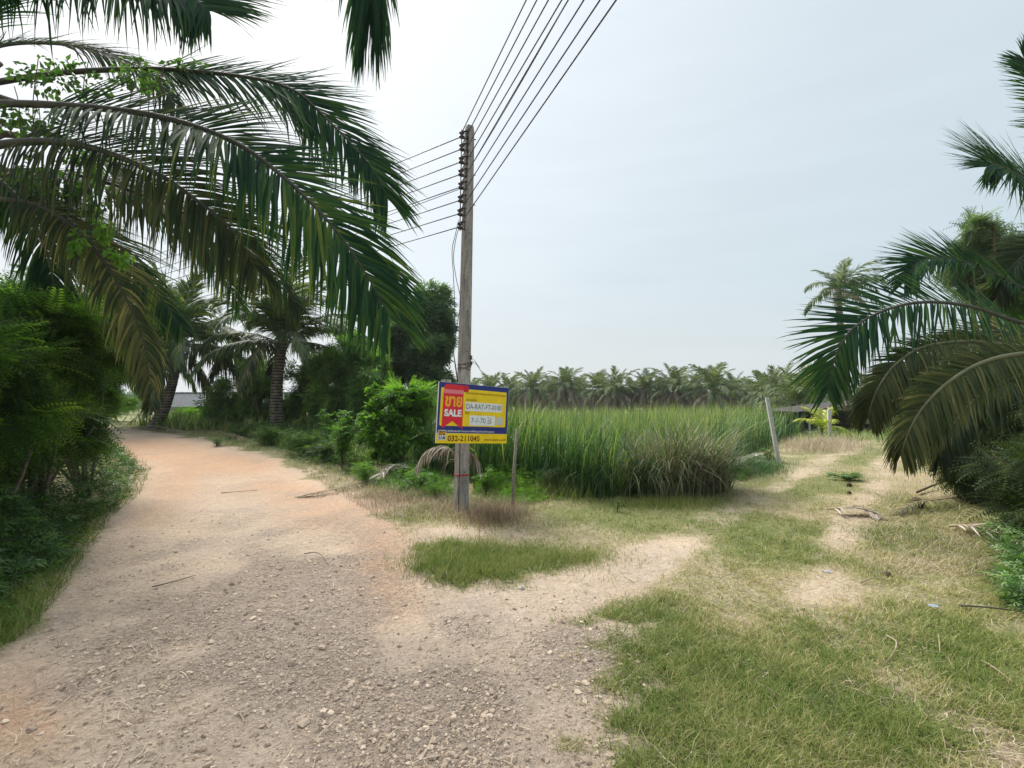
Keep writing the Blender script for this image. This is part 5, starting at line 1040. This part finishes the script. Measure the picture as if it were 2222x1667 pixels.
for a in [('curved yellow straw stalk on the right grass', [(1925, 1385, 0), (1945, 1405, .02), (1940, 1425, .01), (1922, 1445, 0)], .006, 'straw'), ('pale upright straw beside the curved yellow stalk', [(2036, 1382, 0), (2038, 1400, .03), (2040, 1422, 0)], .005, 'straw'), ('long thin straw lying on the middle grass', [(1540, 1310, 0), (1600, 1345, .01), (1650, 1378, 0)], .003, 'straw'), ('brown stick near the right edge beside creepers', [(2080, 1325, .02), (2140, 1335, .04), (2215, 1338, .02)], .010, 'bark'), ('thin brown twig lying on the gravel in the middle left', [(330, 1278, 0), (380, 1268, .01), (425, 1252, 0)], .006, 'bark'), ('dark twig on the gravel at the red soil edge', [(660, 1205, 0), (690, 1208, .02), (712, 1228, 0)], .005, 'bark'), ('flat tan stalk on the right grass above the curved one', [(1868, 1268, 0), (1900, 1266, .03), (1945, 1270, 0)], .008, 'straw'), ('forked pale straw at the lower left road', [(520, 1555, 0), (528, 1575, .01), (515, 1600, 0)], .004, 'straw'), ('tan stick at the lower right', [(2130, 1440, 0), (2160, 1465, .02), (2200, 1490, 0)], .007, 'straw'), ('pale stick by the upper right litter', [(2020, 1228, 0), (2035, 1238, .01), (2050, 1250, 0)], .006, 'straw'), ('leaning thin stalk at the left road bend', [(138, 960, 0), (150, 935, .35)], .02, 'bark'), ('brown twig on the red road near the bend', [(480, 1072, 0), (520, 1070, .01), (560, 1066, 0)], .006, 'bark'), ('brown fallen branch under the right shrubs', [(1990, 1075, .02), (2030, 1062, .05), (2070, 1048, .05)], .02, 'bark')]: stick(*a)
def husk(label, px, py, r):
    b = gp(px, py); m = MB(); m.lathe((0, 0, r * .6), [(0, -r * .7), (r * .6, -r * .55), (r, -.05 * r), (r * .85, r * .5), (r * .35, r * .85), (0, r * .95)], 12, Matrix.Rotation(1.1, 4, 'X')); V = m.V[0]; m.V[0] = V + rng.normal(0, r * .04, V.shape)
    return tag(m.build('coconut_husk', M['husk'], None, True, tuple(b)), label, 'coconut husk', 'coconut husks')
husk('grey coconut husk at the right edge under the shrub', 2192, 1135, .10); husk('small dark husk lying on the grass track', 1842, 1056, .05); husk('dark husk piece below the small husk on the track', 1842, 1072, .035); husk('old husk among the dark fallen frond', 1990, 1100, .09); husk('flat brown husk piece on the right grass', 1925, 1252, .035)
def scrap(label, px, py, r):
    b = gp(px, py); V, Fi = icos(); V = V * np.array([1.4, .8, .3]) * r * (1 + .35 * rng.normal(size=V.shape)); return tag(link('plastic_scrap', mesh_np('plastic_scrap', V + (0, 0, r * .3 + .01), Fi), M['plastic'], None, tuple(b)), label, 'litter', 'plastic litter')
scrap('small bluish plastic scrap on the middle grass', 1795, 1243, .02); scrap('crumpled pale blue plastic near the right edge', 2025, 1320, .03); scrap('dark plastic scrap beside the lush grass patch', 1132, 1278, .02)

# roadside undergrowth on the right of the red road and tall grass farther out
def herb_patch(px_poly, n, Hm, label, matk, proto, size, tb, seed, dens=.45, name='undergrowth'):
    pl = upoly(px_poly); xs = [p[0] for p in pl]; ys = [p[1] for p in pl]
    xp = [p[0] for p in px_poly]; yp = [p[1] for p in px_poly]
    X, Y, Z = gsample(n, min(xp), max(xp), min(yp), max(yp)); sd = sdf(X, Y, pl) + .5 * (fbm(X, Y, .8, seed) - .5)
    kp = (sd > 0) & (fbm(X, Y, .7, seed + 3) > dens * rng.uniform(.6, 1.1, len(X))); X, Y, Z, sd = X[kp], Y[kp], Z[kp], sd[kp]; N = len(X)
    Hh = np.clip(sd * 1.5, .15, 1) * Hm * (.35 + 1.2 * fbm(X, Y, .9, seed + 5))
    D = nrm(np.stack([rng.normal(0, 1, N), rng.normal(-.2, 1, N), rng.uniform(-.3, .7, N)], 1)); U = nrm(np.array([0, 0, 1.]) + rng.normal(0, .5, (N, 3)))
    V, Fq, T = bake(proto, frames(D, U) * (size * rng.uniform(.6, 1.3, N))[:, None, None], np.stack([X, Y, Z + Hh * rng.random(N) ** .5], 1), np.clip(rng.uniform(tb[0], tb[1], N) + .35 * (fbm(X, Y, .8, seed + 9) - .5), 0, 1))
    return tag(link(name, mesh_np(name, V, Fq, T), M[matk]), label, name, kind='stuff')
herb_patch([(430, 928), (520, 950), (620, 985), (700, 1018), (780, 1045), (860, 1075), (960, 1085), (985, 1050), (900, 1000), (760, 955), (620, 925)], 9000, .42, 'dark leafy undergrowth below the ringed palm and the sapling', 'herb', TWIG, .15, (.1, .9), 80)
herb_patch([(760, 1000), (800, 1050), (880, 1080), (985, 1095), (990, 1050), (900, 1005)], 3500, .35, 'bright green weeds left of the pole foot', 'vine', NARROW, .12, (0, .7), 85, .5, 'weeds')
herb_patch([(1030, 1050), (1060, 1100), (1160, 1095), (1260, 1085), (1260, 1068), (1130, 1050)], 3800, .40, 'pale green leafy weeds between the pole and the reeds', 'vine', NARROW, .11, (0, .8), 86, .45, 'weeds')
herb_patch([(1585, 1050), (1640, 1035), (1690, 1000), (1660, 985), (1600, 1015)], 1600, .35, 'dark green weeds at the pond corner left of the leaning post', 'herb', NARROW, .16, (.2, .9), 87, .4, 'weeds')
def tall(name, n, box, cond, Lr, w, matk, tr, label, th=(0, .5), bend=(.2, 1.3)):
    X, Y, Z = gsample(n, *box); kp = cond(X, Y) ; X, Y, Z = X[kp], Y[kp], Z[kp]; N = len(X)
    V, Fq, T = strands(np.stack([X, Y, Z], 1), rng.uniform(0, 6.3, N), rng.uniform(*Lr, N) * (.5 + fbm(X, Y, 2.2, 90)), w * rng.uniform(.6, 1.3, N) * (1 + Y * .02), rng.uniform(*th, N), rng.uniform(*bend, N), S=4, tint=np.clip(rng.uniform(*tr, N) + .4 * (fbm(X, Y, 3, 91) - .5), 0, 1))
    return tag(link(name, mesh_np(name, V, Fq, T), M[matk]), label, 'grass', kind='stuff')
tall('tall_grass', 26000, (-300, 900, 876, 935), lambda X, Y: (sdf(X, Y, ROAD) < -.6) & (Y > 15) & (Y < 60), (.35, .9), .02, 'reed', (.25, .95), 'rough green grass in front of the grey roofed house')
tall('tall_grass', 16000, (560, 960, 925, 1010), lambda X, Y: (sdf(X, Y, ROAD) < -.8) & (Y > 9), (.2, .6), .010, 'reed', (.05, .8), 'rough dark grass below the shrubs left of the sale board')
tall('tall_grass', 9000, (1720, 2300, 895, 960), lambda X, Y: (Y > 17) & (Y < 50), (.15, .45), .014, 'reed', (.3, 1), 'rough grass round the shed at the end of the grass track')
tall('dry_grass', 7000, (620, 1000, 1010, 1125), lambda X, Y: (sdf(X, Y, ROAD) < .05) & (sdf(X, Y, ROAD) > -1.3), (.05, .28), .0045, 'straw', (.2, 1), 'dry straw grass along the right edge of the red road', th=(.1, 1.4))
tall('dry_grass', 9000, (1880, 2400, 1000, 1330), lambda X, Y: fbm(X, Y, .9, 95) > .5, (.05, .22), .004, 'straw', (.1, 1), 'dry brown grass and litter along the right bank', th=(.3, 1.5))

# ------------------------------------------------------------------ thin haze over the plantation and the horizon
hb_ = MB().box((0, 330, 5.5), (1300, 780, 17)).build('haze', None); hm = bpy.data.materials.new('haze'); hm.use_nodes = True; hn = hm.node_tree.nodes; hn.clear()
pv = hn.new('ShaderNodeVolumePrincipled'); pv.inputs['Color'].default_value = (.88, .93, .96, 1); pv.inputs['Density'].default_value = .0005; pv.inputs['Anisotropy'].default_value = .3
ho = hn.new('ShaderNodeOutputMaterial'); hm.node_tree.links.new(pv.outputs[0], ho.inputs['Volume']); hb_.data.materials.append(hm); tag(hb_, kind='stuff')
